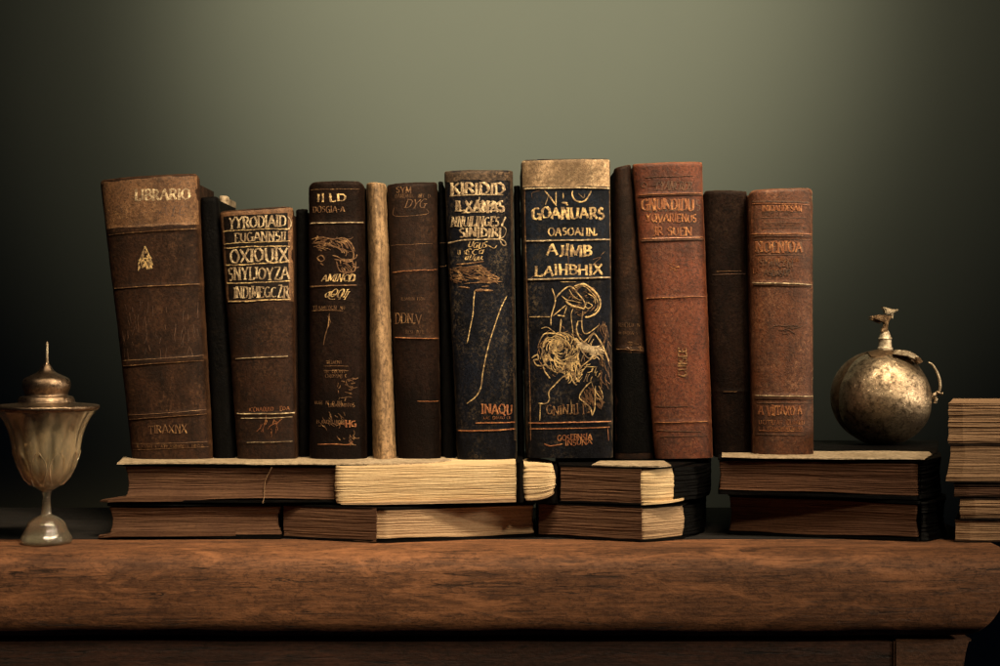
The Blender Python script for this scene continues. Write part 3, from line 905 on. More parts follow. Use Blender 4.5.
b.hatch('fig', lambda x, y: 338 < y < 378 and 578 < x < 600 and not fan(x, y), 26, 9, lambda x, y: 2.2, .8, 48, (576, 322, 600, 380), .8)
b.hatch('dim', lambda x, y: ((x - 561) / 24) ** 2 + ((y - 352) / 27) ** 2 < 1, 60, 7, lambda x, y: math.atan2(y - 352, x - 561) + 1.57, .6, 49, (534, 318, 590, 384), 1.0)
b.hatch('dim', lambda x, y: ((x - 583) / 15) ** 2 + ((y - 300) / 15) ** 2 < 1, 55, 6, lambda x, y: math.atan2(y - 300, x - 583) + 1.3, .6, 44, (566, 284, 600, 318), 1.0)
b.hatch('dim', lambda x, y: y > 384 + abs(x - 588) * .7 and y < 404 and 580 < x < 601, 60, 6, lambda x, y: 1.1, .9, 45, (578, 382, 602, 406), .5)
b.hatch('dim', lambda x, y: 1, 40, 14, lambda x, y: 1.5, .5, 46, (598, 320, 608, 380), .4)
b.text('low', 'GNINJL', 546, 577, 409.5, 8.5, w=1.0, jit=.12); b.text('low', 'II.', 575, 589, 408, 9, w=.9)
b.rule('lr', 422.5, 420.8, 1.3, .03, .98); b.rule('lr', 428.5, 426.5, 1.1, .04, .96); b.ribbon('lr', [(607, 427), (608, 440)], .8)
b.text('tail', 'GOSEBNSIA', 557, 591, 436.5, 5.5, w=.8, slope=-.05, jit=.1); b.text('tail', 'INSUNA', 565, 591, 441.5, 5, w=.7, slope=-.05)
b.ribbon('tail', [(544, 443), (550, 445), (562, 443)], 1.1)
b.finish({'rule': ('gilt_rules', 'gilt_pale'), 'edge': ('rubbed_edge_lines', 'gilt_dim'), 't': ('title_lettering', 'gilt'), 'fine': ('fine_gilt_strokes', 'gilt_dim'), 'fig': ('ornate_figure', 'gilt'),
          'bright': ('figure_fan', 'gilt_pale'), 'dim': ('figure_shading', 'gilt_dim'), 'low': ('script_lettering', 'gilt_dim'), 'lr': ('tail_rules', 'gilt_warm'), 'tail': ('tail_lettering', 'gilt_warm')})

# 11 --- dark brown, leaning behind the russet one
b = Book('old_book', 'dark brown untitled book leaning against the left side of the russet book', (613.5, 169), (631, 165), (653, 458), (615, 458), .008, 'brown', 8, 3, seed=111,
         bands=[(348, 351, .6, 2.0)], group=VG, depth=.11)
b.patch('lower_panel', 0, 1, 352, 353, 452, 452, 'black', .0003, .6)
b.scrawl('dim', 618, 640, 325, 4, .5); b.scrawl('dim', 618, 640, 333, 3, .4); b.rule('dim', 349, 350.5, .9, .05, .95)
b.hatch('dim', lambda x, y: 1, 14, 7, lambda x, y: .4, .6, 13, (624, 340, 640, 348), .8)
b.finish({'dim': ('rubbed_tooling', 'gilt_dim')})

# 12 --- russet
b = Book('old_book', 'tall russet red-brown leather book with rows of stamped titles, leaning left', (632.5, 164.5), (702, 162.5), (713, 457), (655, 458), -.004, 'red', 8, 1.5, seed=121,
         bands=[(196, 194, .6, 1.8), (241, 239, .7, 1.8), (299, 297, .5, 1.6), (422, 421, .5, 1.8)], group=VG)
b.rule('k', 197.6, 195.2, .9, .03, .97); b.rule('g', 195.8, 193.6, .8, .05, .97); b.rule('k', 178.8, 176.4, .6, .15, .85)
b.rule('k', 241.8, 239.8, 1.3, .03, .98); b.rule('g', 239.6, 237.8, .8, .05, .97); b.rule('g', 298.5, 296.6, .8, .05, .97, ragged=.6)
b.text('k', 'CYANCREB', 655, 690, 187, 8.5, w=1.1, slant=.2); b.ribbon('k', [(640, 186), (643, 183.5), (646, 186), (643, 188.5), (640, 186)], .8)
b.ribbon('k', [(648, 187), (656, 186.5)], .7)
b.text('t', 'GNUNDIDUS', 641, 698, 205.5, 10.5, w=2.0, slope=-.01, jit=.05); b.text('tk', 'GNUNDIDUS', 642.2, 699.2, 206.7, 10.5, w=1.6, slope=-.01, jit=.05, hh=.0003)  # dark offset copies in these rows paint the raised title's shadow
b.text('t', 'YQVARIENUS', 645, 695, 218.5, 7.5, w=1.3, jit=.12); b.text('tk', 'QVARIENUS', 650, 695, 219.3, 7.5, w=1.0, jit=.12, hh=.0003)
b.text('t', 'JR SUEN', 652, 690, 231.5, 8, w=1.5, jit=.12); b.text('tk', 'SUEN', 668, 690, 232.5, 8, w=1.2, jit=.12, hh=.0003)
b.text('v', 'CUISEE', 348, 376, 681, 8, w=1.5, rot=True, serif=False)
b.hatch('t', lambda x, y: ((x - 671) / 5) ** 2 + ((y - 267) / 4) ** 2 < 1, 12, 4, lambda x, y: .2, .7, 14, (665, 262, 677, 272), .6)
b.rule('k', 406, 406, .6, .05, .6); b.rule('t', 422, 420.8, .9, .03, .92); b.rule('k', 430, 431, .7, .05, .8); b.rule('k', 436, 435, .5, .1, .9)
b.finish({'k': ('blind_tooling_and_shadow', 'blind'), 'g': ('gilt_rules', 'gilt_warm'), 't': ('title_lettering', 'gilt_warm'), 'tk': ('painted_title_shadow', 'blind'), 'v': ('vertical_lettering', 'gilt_dim')})

# 13 --- dark brown recessed
b = Book('old_book', 'very dark brown book with no title, between the russet and chestnut books', (704, 191), (747, 191.5), (752, 457), (715, 457), .006, 'plum', 6, 2, seed=131, group=VG,
         bands=[(391, 391, .4, 1.5)], depth=.11)
b.rule('g', 272, 271, .6, .2, .8); b.rule('g', 391.5, 391, .7, .25, .6); b.rule('k', 275, 274, .8, .1, .9)
b.finish({'g': ('rubbed_rules', 'gilt_dim'), 'k': ('blind_rule', 'blind')})

# 14 --- chestnut, right end
b = Book('old_book', 'chestnut brown book with rounded corners, rightmost of the upright row', (748, 191), (812, 188.5), (813, 453.5), (753, 453.5), -.014, 'orange', 10, 7, seed=141,
         bands=[(236.5, 236, .7, 3.2), (283.5, 284.5, .7, 2.4), (396, 396, .8, 2.6)], group=VG, n=3.0)
b.rule('k', 202.3, 203.5, 1.6, .03, .93, .0003, .2); b.rule('g', 204.6, 205.6, .7, .04, .93); b.rule('g', 234.6, 234.8, 1.1, .02, .98); b.rule('k', 237, 237, .6, .03, .98)
b.rule('k', 240.4, 240.4, 1.0, .05, .98, .0004); b.rule('gl', 283, 285, 1.4, .02, .98); b.rule('k', 285, 287.2, 1.1, .03, .98)
b.ribbon('g', [(751, 206), (750.5, 220), (751, 233)], .7); b.ribbon('k', [(753.3, 206), (753, 220), (753, 233)], .6); b.ribbon('k', [(808, 206), (808.5, 220), (808.5, 233)], .6)
b.text('t', 'INIOAHDESAN', 760, 799, 209.5, 5.5, w=1.0)
for yy, xa, xb in ((212.8, 760, 798), (218.8, 758, 804), (223.4, 762, 800), (228.6, 760, 806)):
    b.rule('k2', yy, yy + .3, .8, (xa - 749) / 63, (xb - 749) / 63, .0003, .8)
b.scrawl('k2', 760, 803, 215.5, 3.2, .45); b.scrawl('k2', 760, 800, 225.8, 3, .4)
b.text('t', 'NOENIOA', 754, 799, 247.5, 10, w=1.9, jit=.07); b.text('k', 'NOENIOA', 755.4, 800.5, 248.4, 10, w=1.8, jit=.07, hh=.0003)  # second, dark offset copy paints the shadow of the raised letters
b.rule('k', 255.4, 255.8, 1.0, .08, .8, .0003)
b.text('k2', 'SYANCENI', 758, 790, 264, 6.5, w=.9, slant=.2, jit=.2); b.scrawl('t', 756, 795, 261, 4, .5)
b.text('k', 'ASDNSUP', 762, 787, 273, 5.5, w=1.2, jit=.2); b.scrawl('t', 752, 786, 271, 4.5, .5)
b.rule('gl', 395, 396, 1.3, .03, .98); b.rule('k', 397.5, 399, 1.0, .03, .98); b.rule('k', 402.5, 402.5, .7, .05, .98)
b.text('t', 'A VIITAXO A', 757, 799, 409.5, 9, w=1.3, jit=.1); b.scrawl('t', 757, 801, 421.5, 4.5, .7); b.scrawl('t', 757, 801, 427.5, 3.6, .6); b.rule('t', 430, 430, .7, .08, .8)
b.rule('k', 433.6, 434, 1.0, .03, .82); b.scrawl('k2', 760, 800, 416, 4, .6)
b.hatch('k2', lambda x, y: 1, 14, 10, lambda x, y: 0, .6, 15, (770, 325, 790, 335), .2)
b.ribbon('edge', [(810, 196), (811.6, 204), (812, 230), (812.3, 282)], 1.2)
b.finish({'k': ('blind_tooling_and_shadow', 'blind'), 'k2': ('fine_blind_tooling', 'blind'), 'g': ('gilt_rules', 'gilt_warm'), 'gl': ('bright_gilt_rules', 'gilt_pale'), 't': ('title_lettering', 'gilt_warm'), 'edge': ('rubbed_edge_line', 'gilt_pale')})


# ---------------------------------------------------------------- lying books: lofted page blocks and boards
def resample(plan, step):
    out, tag = [], []
    n = len(plan)
    for i in range(n):
        a, b_ = np.array(plan[i][:2], float), np.array(plan[(i + 1) % n][:2], float)
        L = np.linalg.norm(b_ - a)
        k = max(1, int(L / step))
        for j in range(k):
            out.append(a + (b_ - a) * j / k)
            tag.append(i)
    return np.array(out), tag


def round_plan(plan, radii):
    """plan: list of (x,y); radii per corner"""
    out = []
    n = len(plan)
    for i in range(n):
        p = np.array(plan[i], float)
        a = np.array(plan[i - 1], float)
        c = np.array(plan[(i + 1) % n], float)
        r = radii[i]
        if r <= 0:
            out.append(tuple(p))
            continue
        d1 = (a - p) / np.linalg.norm(a - p)
        d2 = (c - p) / np.linalg.norm(c - p)
        p0, p1 = p + d1 * r, p + d2 * r
        for k in range(9):
            t = k / 8
            out.append(tuple((1 - t) ** 2 * p0 + 2 * t * (1 - t) * p + t * t * p1))
    return out


def loft(name, plan, zb, zt, rows, mat, base, parent, seed=1, jit=.0006, low=.0006, conc=0.0, step=.004, wavy=.0, smooth=False, flare=None, label=None, warp=0.0):
    """zb, zt: functions of x giving bottom and top height; conc = hollow of the edges; flare(x,y,v)->(dx,dy)"""
    P, _ = resample(plan, step)
    n = len(P)
    T = np.roll(P, -1, 0) - np.roll(P, 1, 0)
    T /= np.linalg.norm(T, axis=1)[:, None] + 1e-9
    N = np.stack([T[:, 1], -T[:, 0]], 1)
    cen = P.mean(0)
    if np.sum(N * (P - cen)) < 0:
        N = -N
    jit, low = jit * .38, low * .35
    rr = random.Random(seed)
    ph = [rr.uniform(0, 6.28) for _ in range(6)]
    sarc = np.concatenate([[0], np.cumsum(np.linalg.norm(np.diff(P, axis=0), axis=1))])
    verts = []
    walk = 0
    for r in range(rows):
        v = r / (rows - 1)
        walk = walk * .8 + rr.uniform(-1, 1) * low
        o = walk + rr.uniform(-1, 1) * jit - conc * 4 * v * (1 - v)
        k1 = rr.uniform(8, 30)
        off = o + jit * .9 * np.sin(sarc * k1 * 2 + rr.uniform(0, 6)) + jit * .6 * np.sin(sarc * k1 * 7 + rr.uniform(0, 6))
        Q = P + N * off[:, None]
        z0 = np.array([zb(x) for x in P[:, 0]])
        z1 = np.array([zt(x) for x in P[:, 0]])
        if warp:
            z0 = z0 + warp * (1 + np.sin(P[:, 0] * 23 + ph[1]) * .6 + np.sin(P[:, 0] * 57 + ph[2]) * .4) * .5
            z1 = z1 - warp * (1 + np.sin(P[:, 0] * 19 + ph[3]) * .6 + np.sin(P[:, 0] * 47 + ph[4]) * .4) * .5
        z = z0 + (z1 - z0) * v + wavy * np.sin(P[:, 0] * 40 + ph[0] + v * 2) * v * (1 - v) * 4
        if flare:
            F = np.array([flare(x, y, v) for x, y in P])
            Q = Q + F
        verts.append(np.column_stack([Q, z]))
    V = np.concatenate(verts)
    faces = []
    for r in range(rows - 1):
        for i in range(n):
            j = (i + 1) % n
            faces.append((r * n + i, r * n + j, (r + 1) * n + j, (r + 1) * n + i))
    for r in (0, rows - 1):
        c = V[r * n:(r + 1) * n].mean(0)
        V = np.concatenate([V, [c]])
        ci = len(V) - 1
        for i in range(n):
            faces.append((r * n + i, r * n + (i + 1) % n, ci))
    o = mesh_obj(name, V, faces, mat, base, parent, smooth=smooth)
    if label:
        o['label'] = label
    return o


def lin(x0, z0, x1, z1):
    return lambda x: z0 + (z1 - z0) * min(1, max(0, (x - x0) / (x1 - x0)))


def add(f, c):
    return lambda x: f(x) + c


LG = 'old books lying flat under the upright row'
YB = .125
# ---- lower left, brown fore-edge, lip flaring left
def lying(label, front, backY, pz_top, pz_bot, mat, cmat, seed, top_t=.0022, bot_t=.0022, over=.0012, radii=None, conc=.002, rows=46, back=None, group=LG, jit=.0005, board_front=None, name='lying_book'):
    """front: list of (px, Y) left to right; heights given as (px,py) pairs at the front"""
    pts = [(PX(p, Y), Y) for p, Y in front]
    bk = back or [(pts[-1][0], backY), (pts[0][0], backY)]
    plan = pts + bk
    radii = radii or [.004] * len(plan)
    plan = round_plan(plan, radii)
    x0, x1 = pts[0][0], pts[-1][0]
    base = ((x0 + x1) / 2, (pts[0][1] + backY) / 2, pz_bot(x0))
    r = thing(name, label, 'book', base, group)
    loft('page_block', plan, add(pz_bot, bot_t), add(pz_top, -top_t), rows, mat, base, r, seed, jit=jit, conc=conc, warp=.0018)
    cen = np.mean(np.array(plan), 0)
    def grow(pl, e):
        out = []
        for p in pl:
            d = np.array(p) - cen
            out.append(tuple(np.array(p) + np.array([math.copysign(e, d[0]), math.copysign(e, d[1])])))
        return out
    gp = grow(plan, over)
    if bot_t > .0015:
        loft('cover_board', gp, pz_bot, add(pz_bot, bot_t - .0003), 4, cmat, base, r, seed + 1, jit=.0002, low=.0002)
    if top_t > .0015:
        loft('cover_board', gp, add(pz_top, -top_t + .0003), pz_top, 4, cmat, base, r, seed + 2, jit=.0002, low=.0002)
    return r, base, plan


Z0 = .0008
flat = lambda z: (lambda x: z)
# heights of the lower tier: about 34 mm
ZL = .0345
r, base, plan = lying('dark brown stained book lying on the shelf, lower left, with a pointed lip', [(108, -.066), (281, -.064)], YB, flat(ZL), flat(Z0), M['brownpg'], M['black'], 201, conc=.004, bot_t=.0030, top_t=.0025)
# its bottom leaf that curls out to the left
loft('curled_lip', [(PX(97, -.07), -.066), (PX(104, -.07), -.0712), (PX(150, -.07), -.0705), (PX(235, -.07), -.0655), (PX(170, -.06), -.06), (PX(100, -.05), -.05)],
     lin(PX(97, -.07), Z0 + .0006, PX(110, -.07), Z0 + .0026), lin(PX(97, -.07), Z0 + .0022, PX(122, -.07), Z0 + .0078), 5, M['brownpg'], base, r, 5, jit=.0002, low=.0002)
# lower middle, turned so a corner points at the viewer
r, base, plan = lying('brown book with pale tan fore-edge and sharp corner, lower middle of the shelf', [(284, -.058), (374, -.092), (386, -.094), (534, -.046)], YB,
                      flat(ZL - .001), flat(Z0), M['cream2'], M['black'], 211, radii=[.002, .003, .003, .004, .003, .003], conc=.0015, bot_t=.0022, top_t=.0022)
x0 = PX(284, -.058)
loft('leather_side', [(PX(283.5, -.060), -.0585), (PX(376, -.096), -.0945), (PX(378, -.09), -.086), (PX(290, -.05), -.048)],
     flat(Z0 + .0005), flat(ZL - .0012), 34, M['brownpg'], base, r, 212, jit=.0005)

# upper left
ZU = .0718
zt_ = flat(ZU)
r, base, plan = lying('dark brown stained book lying on top, upper left, cracked near its middle', [(124, -.066), (338, -.068)], YB, zt_, flat(ZL + .0012), M['brownpg'], M['black'], 221, conc=.004, bot_t=.0026, top_t=.0016)
loft('curled_lip', [(PX(98, -.07), -.062), (PX(108, -.07), -.0700), (PX(140, -.07), -.0705), (PX(215, -.07), -.0655), (PX(160, -.06), -.055), (PX(104, -.05), -.05)],
     lin(PX(97, -.07), ZL + .0012, PX(122, -.07), ZL + .0022), lin(PX(97, -.07), ZL + .0024, PX(126, -.07), ZL + .0072), 5, M['brownpg'], base, r, 6, jit=.0002, low=.0002)
# pale crack line
cr = [(272, 467), (268, 474), (265.5, 481), (264.5, 490), (264, 497), (263, 503)]
cv, cf = [], []
for i, (px, py) in enumerate(cr):
    for dx in (-.35, .3):
        for dy in (0, .006):
            cv.append(W(px + dx + .4 * sin(i * 2), py, -.0705 + dy + .003 * sin(pi * i / 5)))
for i in range(len(cr) - 1):
    a = i * 4
    cf += [(a, a + 2, a + 6, a + 4), (a, a + 4, a + 5, a + 1), (a + 2, a + 3, a + 7, a + 6)]
mesh_obj('pale_crack', cv, cf, M['paper'], base, r, smooth=False)

# upper middle cream book
zb2 = lin(PX(340, -.08), PZ(504.5, -.08), PX(515, -.08), PZ(499, -.08))
zt2 = lin(PX(334, -.08), PZ(466.5, -.08), PX(518, -.08), PZ(464.0, -.08))
fr = [(335, -.080), (516, -.078)]
x0, x1 = PX(335, -.08), PX(516, -.078)
plan = round_plan([(x0, -.080), (x1, -.078), (x1, .02), (PX(342, 0), .02)], [.010, .001, .003, .006])
base = ((x0 + x1) / 2, -.02, ZL)
r = thing('lying_book', 'bright cream page edges, brightest book lying on top in the middle', 'book', base, LG)
loft('page_block', plan, add(zb2, .001), zt2, 52, M['cream'], base, r, 231, jit=.00045, low=.0003, conc=-.001)
loft('bottom_leaf', [(PX(341, -.08), -.082), (PX(377, -.085), -.0885), (PX(516, -.078), -.0805), (PX(516, 0), .02), (PX(345, -.0), .02)],
     lin(PX(341, -.08), ZL + .0008, PX(515, -.08), zb2(x1) - .003), lin(PX(341, -.08), PZ(503, -.082), PX(515, -.08), zb2(x1) + .0014), 7, M['cream2'], base, r, 232, jit=.0003, low=.0002)
loft('spine', [(PX(516.4, -.078), -.080), (PX(520, -.078), -.083), (PX(523.5, -.078), -.078), (PX(523, 0), .02), (PX(517, 0), .02)],
     flat(ZL + .0025), flat(PZ(462.5, -.08)), 20, M['black'], base, r, 233, jit=.0003, smooth=True)
# dark board under the uprights, behind
loft('cover_board', [(PX(340, -.07), -.074), (PX(516, -.07), -.072), (PX(516, .02), .02), (PX(345, 0), .02)], flat(ZU - .0016), flat(ZU - .0001), 4, M['black'], base, r, 234, jit=.0002)
# dark book that carries the rest, behind the cream one
r, base, plan = lying('black book lying in shadow behind the bright cream page edges', [(345, .024), (540, .024)], YB, flat(ZU - .0002), flat(ZL + .0008), M['brownpg'], M['black'], 236, conc=.002)

# small rolled cream booklet
x0, x1 = PX(524.5, -.075), PX(553.5, -.075)
base = ((x0 + x1) / 2, -.03, ZL)
r = thing('small_booklet', 'small cream booklet end with rounded edges, wedged between the lying books', 'booklet', base)
plan = round_plan([(x0, -.078), (x1, -.076), (x1, .015), (x0, .015)], [.004, .007, .002, .002])
zt3 = lambda x: PZ(464.5, -.075) - .0016 * abs((x - (x0 + x1) / 2) / (x1 - x0) * 2) ** 4 - .0015 * (x - x0) / (x1 - x0)
zb3 = lambda x: PZ(498, -.075) + .0055 * max(0, (x - x0) / (x1 - x0)) ** 3
loft('page_block', plan, zb3, zt3, 34, M['cream'], base, r, 241, jit=.0006, low=.0005, conc=-.0022, step=.002)
loft('cover', round_plan([(x0 + .001, -.070), (PX(558, -.075), -.070), (PX(558.5, -.07), .016), (x0 + .001, .016)], [.001, .006, .002, .002]), flat(ZL + .0006), lambda x: zt3(min(x, x1)) - .0006, 12, M['black'], base, r, 242, jit=.0002)
loft('lower_leaf', round_plan([(x0 + .001, -.0790), (x1 + .001, -.077), (x1, -.01), (x0 + .001, -.01)], [.003, .009, .002, .002]), add(zb3, -.0022), add(zb3, -.0004), 4, M['cream2'], base, r, 243, jit=.0002, step=.002)

# stack in the middle right: two turned books
fc = [(561, -.058), (640, -.086), (655, -.0845), (671, -.070)]
def turned(label, front, sidex, ztop, zbot, sidemat, pagemat, seed, backx, lip=True):
    pts = [(PX(p, Y), Y) for p, Y in front]
    base = (PX((front[0][0] + front[-1][0]) / 2, 0), 0.0, zbot(0))
    r = thing('lying_book', label, 'book', base, LG)
    # pale fore-edge that wraps the near corner
    plan = round_plan([pts[1], pts[2], pts[3], (PX(backx - 2, .0), .02), (PX(backx - 2, .11), .11), (PX(600, .1), .10)], [.004, .008, .006, .003, .002, .002])
    loft('page_block', plan, add(zbot, .0016), add(ztop, -.0016), 44, pagemat, base, r, seed, jit=.0005, low=.0004, conc=-.0016, step=.0025, warp=.0016)
    # brown leather/stained side facing the viewer
    a, c = np.array(pts[0]), np.array(pts[1])
    d = (c - a) / np.linalg.norm(c - a)
    nrm = np.array([d[1], -d[0]])
    pl = [tuple(a + nrm * .0012), tuple(c + nrm * .0012 + d * .001), tuple(c + d * .002 - nrm * .012), (PX(600, .11), .115), (pts[0][0], .115)]
    loft('stained_side', pl, add(zbot, .0012), add(ztop, -.0012), 40, sidemat, base, r, seed + 1, jit=.00055, step=.003, warp=.0016)
    ov = .0016
    gp = [tuple(a + nrm * ov - d * .001), tuple(c + nrm * ov), (pts[2][0] + .001, pts[2][1] - .002), (pts[3][0] + .003, pts[3][1]), (PX(backx, .02), .02), (PX(backx, .12), .12), (pts[0][0] - .001, .12)]
    loft('cover_board', gp, add(ztop, -.0015), ztop, 4, M['black'], base, r, seed + 2, jit=.0002, low=.0002)
    loft('cover_board', gp, zbot, add(zbot, .0016), 4, M['black'], base, r, seed + 3, jit=.0002, low=.0002)
    return r, base


r1, base1 = turned('brown book with rounded scuffed corner, lying on the shelf in the centre-right pile', [(539, -.050), (641, -.087), (655, -.082), (681, -.064)], 641, flat(ZL - .0004), flat(Z0), M['brownpg'], M['cream2'], 251, 700)
r2, base2 = turned('brown book with bright cream rounded corner, top of the centre-right pile', fc, 641, flat(ZU - .0008), flat(ZL + .0008), M['brownpg'], M['cream'], 261, 708)
# black blocks put in as the shade at the right of the pair
for rr_, bb_, z0_, z1_, xe, sd in ((r2, base2, ZL + .003, ZU - .0028, 711, 271), (r1, base1, Z0 + .0022, ZL - .003, 706, 272)):
    loft('shade_block', round_plan([(PX(672, -.06), -.068), (PX(xe - 12, -.04), -.045), (PX(xe, -.02), -.01), (PX(xe, .06), .06), (PX(690, .06), .06)], [.003, .01, .008, .002, .002]),
         flat(z0_), flat(z1_), 24, M['black'], bb_, rr_, sd, jit=.0006, low=.0004)
# cream lip curling from under the top book
loft('curled_leaf', round_plan([(PX(641, -.09), -.090), (PX(668, -.085), -.086), (PX(684, -.07), -.068), (PX(684, -.03), -.03), (PX(645, -.03), -.03)], [.003, .008, .008, .002, .002]),
     lin(PX(641, -.09), ZL + .0008, PX(684, -.07), ZL + .0030), lin(PX(641, -.09), ZL + .0022, PX(684, -.07), ZL + .0048), 5, M['cream'], base2, r2, 273, jit=.0002, low=.0001)

# right-hand pair
zdt = flat(.0772)
zdm = lin(PX(718, -.05), .0412, PX(918, -.08), .0385)
r, base, plan = lying('red-brown stained thick book lying on top at the right, under the brass globe', [(719, -.052), (912, -.080), (920, -.078)], YB + .045, zdt, add(zdm, .0012), M['redpg'], M['black'], 281,
                      radii=[.003, .002, .004, .003, .003, .003], conc=.0012, back=[(PX(938, .0), .0), (PX(938, .17), .17), (PX(716, .16), .16)] and [(PX(936, .02), .02), (PX(938, .22), .22), (PX(722, .22), .22)], top_t=.0022, bot_t=.0035)
loft('dark_cover_end', round_plan([(PX(918, -.08), -.0815), (PX(927, -.08), -.077), (PX(939, -.02), -.03), (PX(941, .03), .03), (PX(925, .03), .03)], [.003, .004, .008, .003, .002]),
     add(zdm, .0022), flat(.0768), 30, M['black'], base, r, 283, jit=.0010, low=.0005, conc=.002, step=.002)
r, base, plan = lying('red-brown stained book lying on the shelf at the right, lowest of its pair', [(729, -.030), (918, -.084)], YB + .03, zdm, flat(Z0), M['redpg'], M['black'], 291,
                      radii=[.003, .003, .004, .003, .003], conc=.002, bot_t=.0026, top_t=.0026, back=[(PX(930, .0), .0), (PX(930, .20), .20), (PX(733, .20), .20)])
loft('dark_cover_end', round_plan([(PX(918, -.08), -.0855), (PX(928, -.08), -.083), (PX(941, -.03), -.05), (PX(946, .0), .0), (PX(925, .03), .03)], [.004, .006, .01, .008, .002]),
     flat(Z0 + .0005), add(zdm, -.0008), 30, M['black'], base, r, 293, jit=.0012, low=.0006, conc=.003, step=.002)


# loose cream sheets on the piles
def sheet(label, pts, zf, t, mat, seed):
    pl = [(PX(p, Y), Y) for p, Y in pts]
    P = np.array(pl)
    base = (P[:, 0].mean(), P[:, 1].mean(), zf(P[:, 0].mean()))
    th = thing('loose_leaf', label, 'paper sheet', base)
    loft('leaf', pl, zf, add(zf, t), 5, mat, base, th, seed, jit=.0004, low=.0003, step=.004)
    return th


sheet('long curled cream leaf on top of the left lying books, under the upright spines', [(117, -.0695), (150, -.0700), (215, -.0690), (300, -.0712), (360, -.0712), (400, -.0735), (430, -.060), (452, -.03), (440, .03), (125, .03)],
      lambda x: ZU + .0004 + .0009 * max(0, sin((x - PX(117)) * 21)) * (1 if x < PX(300) else .35), .0012, M['pale'], 301)
sheet('short cream leaf on top of the centre-right pile', [(592, -.071), (640, -.087), (660, -.088), (671, -.076), (664, -.02), (600, -.02)], flat(ZU - .0006), .0012, M['pale'], 303)
sheet('cream leaf on the right pile, under the chestnut book and the brass globe', [(722, -.056), (735, -.060), (790, -.066), (850, -.075), (924, -.083), (932, -.02), (929, .02), (722, .03)], lambda x: .0774 + .0006 * max(0, sin(x * 37)), .0012, M['pale'], 305)

# ---------------------------------------------------------------- paper bundles at the right edge
PG = 'paper bundles stacked at the right edge'
ZZ = lambda py: PZ(py, -.09)
def bundle(label, xl, y0, y1, mat, seed, ramp=None, amp=.0022, yf=-.09, cover=True):
    base = (PX(1040, -.09), 0, ZZ(y1))
    r = thing('paper_bundle', label, 'paper bundle', base, PG)
    plan = [(PX(xl, yf), yf + .002), (PX(xl + 14, yf), yf), (PX(1110, yf), yf), (PX(1110, 0), .03), (PX(xl + 5, .03), .03)]
    fl = (lambda x, y, v: ((ramp(v) * .001 if x < PX(xl + 30) else 0), 0)) if ramp else None
    loft('leaves', plan, flat(ZZ(y1) + (.0012 if cover else 0)), flat(ZZ(y0) - (.0012 if cover else 0)), max(10, int((y1 - y0) * 1.3)), mat, base, r, seed, jit=amp * .35, low=amp * .55, step=.005, flare=fl)
    if cover:
        loft('wrapper', [(p[0] - .001, p[1] - .001) for p in plan], flat(ZZ(y1)), flat(ZZ(y1) + .0011), 3, M['brown_mid'], base, r, seed + 1, jit=.0004, low=.0003)
        loft('wrapper', [(p[0] - .001, p[1] - .001) for p in plan], flat(ZZ(y0) - .0011), flat(ZZ(y0)), 3, M['brown_mid'], base, r, seed + 2, jit=.0004, low=.0003)
    return r


bundle('topmost tan paper bundle at the right edge, with loose ragged leaves', 949, 403.5, 443.2, M['paper'], 311, cover=False)
bundle('second paper bundle from the top at the right edge, lower edge flaring left', 951, 443.8, 482.5, M['paper'], 321, ramp=lambda v: -6.5 * max(0, .75 - v) ** 1.3 * (1.0), amp=.0014)
bundle('thin dark brown paper bundle under the flaring one at the right edge', 955, 484.5, 497.0, M['brownpg'], 331)
bundle('brown paper bundle second from the bottom at the right edge', 961, 497.8, 519.0, M['paper'], 341, amp=.0026)
bundle('bottom paper bundle on the shelf at the right edge', 956, 520.5, 542.0, M['paper'], 351, amp=.002)


# ---------------------------------------------------------------- lathe helper
def lathe(name, prof, cx, cy, mat, base, parent, seg=96, mod=None, closed=False, smooth=True):
    verts, faces = [], []
    n = len(prof)
    for i, (r, z) in enumerate(prof):
        for k in range(seg):
            a = 2 * pi * k / seg
            rr_ = r * (mod(a, z) if mod else 1)
            verts.append((cx + rr_ * cos(a), cy + rr_ * sin(a), z))
    for i in range(n - 1 if not closed else n):
        for k in range(seg):
            a, b_ = i * seg, ((i + 1) % n) * seg
            faces.append((a + k, a + (k + 1) % seg, b_ + (k + 1) % seg, b_ + k))
    if not closed:
        faces.append(tuple(range(seg)))
        faces.append(tuple(range((n - 1) * seg, n * seg)))
    return mesh_obj(name, verts, faces, mat, base, parent, smooth=smooth)


# ---------------------------------------------------------------- goblet
YG = -.095
gx = PX(46.5, YG)
sg = .001 * (D + YG) / D
zg = lambda py: PZ(py, YG)
zoff = -zg(543.5) + .0006
G = lambda pr: [(r * sg, zg(py) + zoff) for r, py in pr]
base = (gx, YG, 0.0006)
gob = thing('lidded_goblet', 'cloudy amber glass goblet with a spiked metal lid standing at the left', 'goblet', base)
fl = lambda a, z: 1 + .045 * (abs(cos(7 * a)) - .5) * min(1, max(0, (z - zg(494)) / .03))
outer = smoothprof(G([(4.5, 492), (8, 490), (15, 485.5), (22, 479), (28, 468), (32, 455), (34.5, 441), (37.5, 430), (42, 420), (47.5, 412), (50.5, 408)]))
inner = smoothprof(G([(48.8, 408.6), (45.3, 413), (39.8, 421), (35.3, 431), (32.3, 441), (29.8, 455), (26, 467), (20, 477), (12, 483), (.4, 485)]))
lathe('bowl', outer + inner, gx, YG, M['glass'], base, gob, mod=fl)
lathe('stem', smoothprof(G([(6.5, 518), (5, 514), (4.2, 505), (4.0, 497), (5, 493), (4.0, 491)])), gx, YG, M['clear'], base, gob, 48)
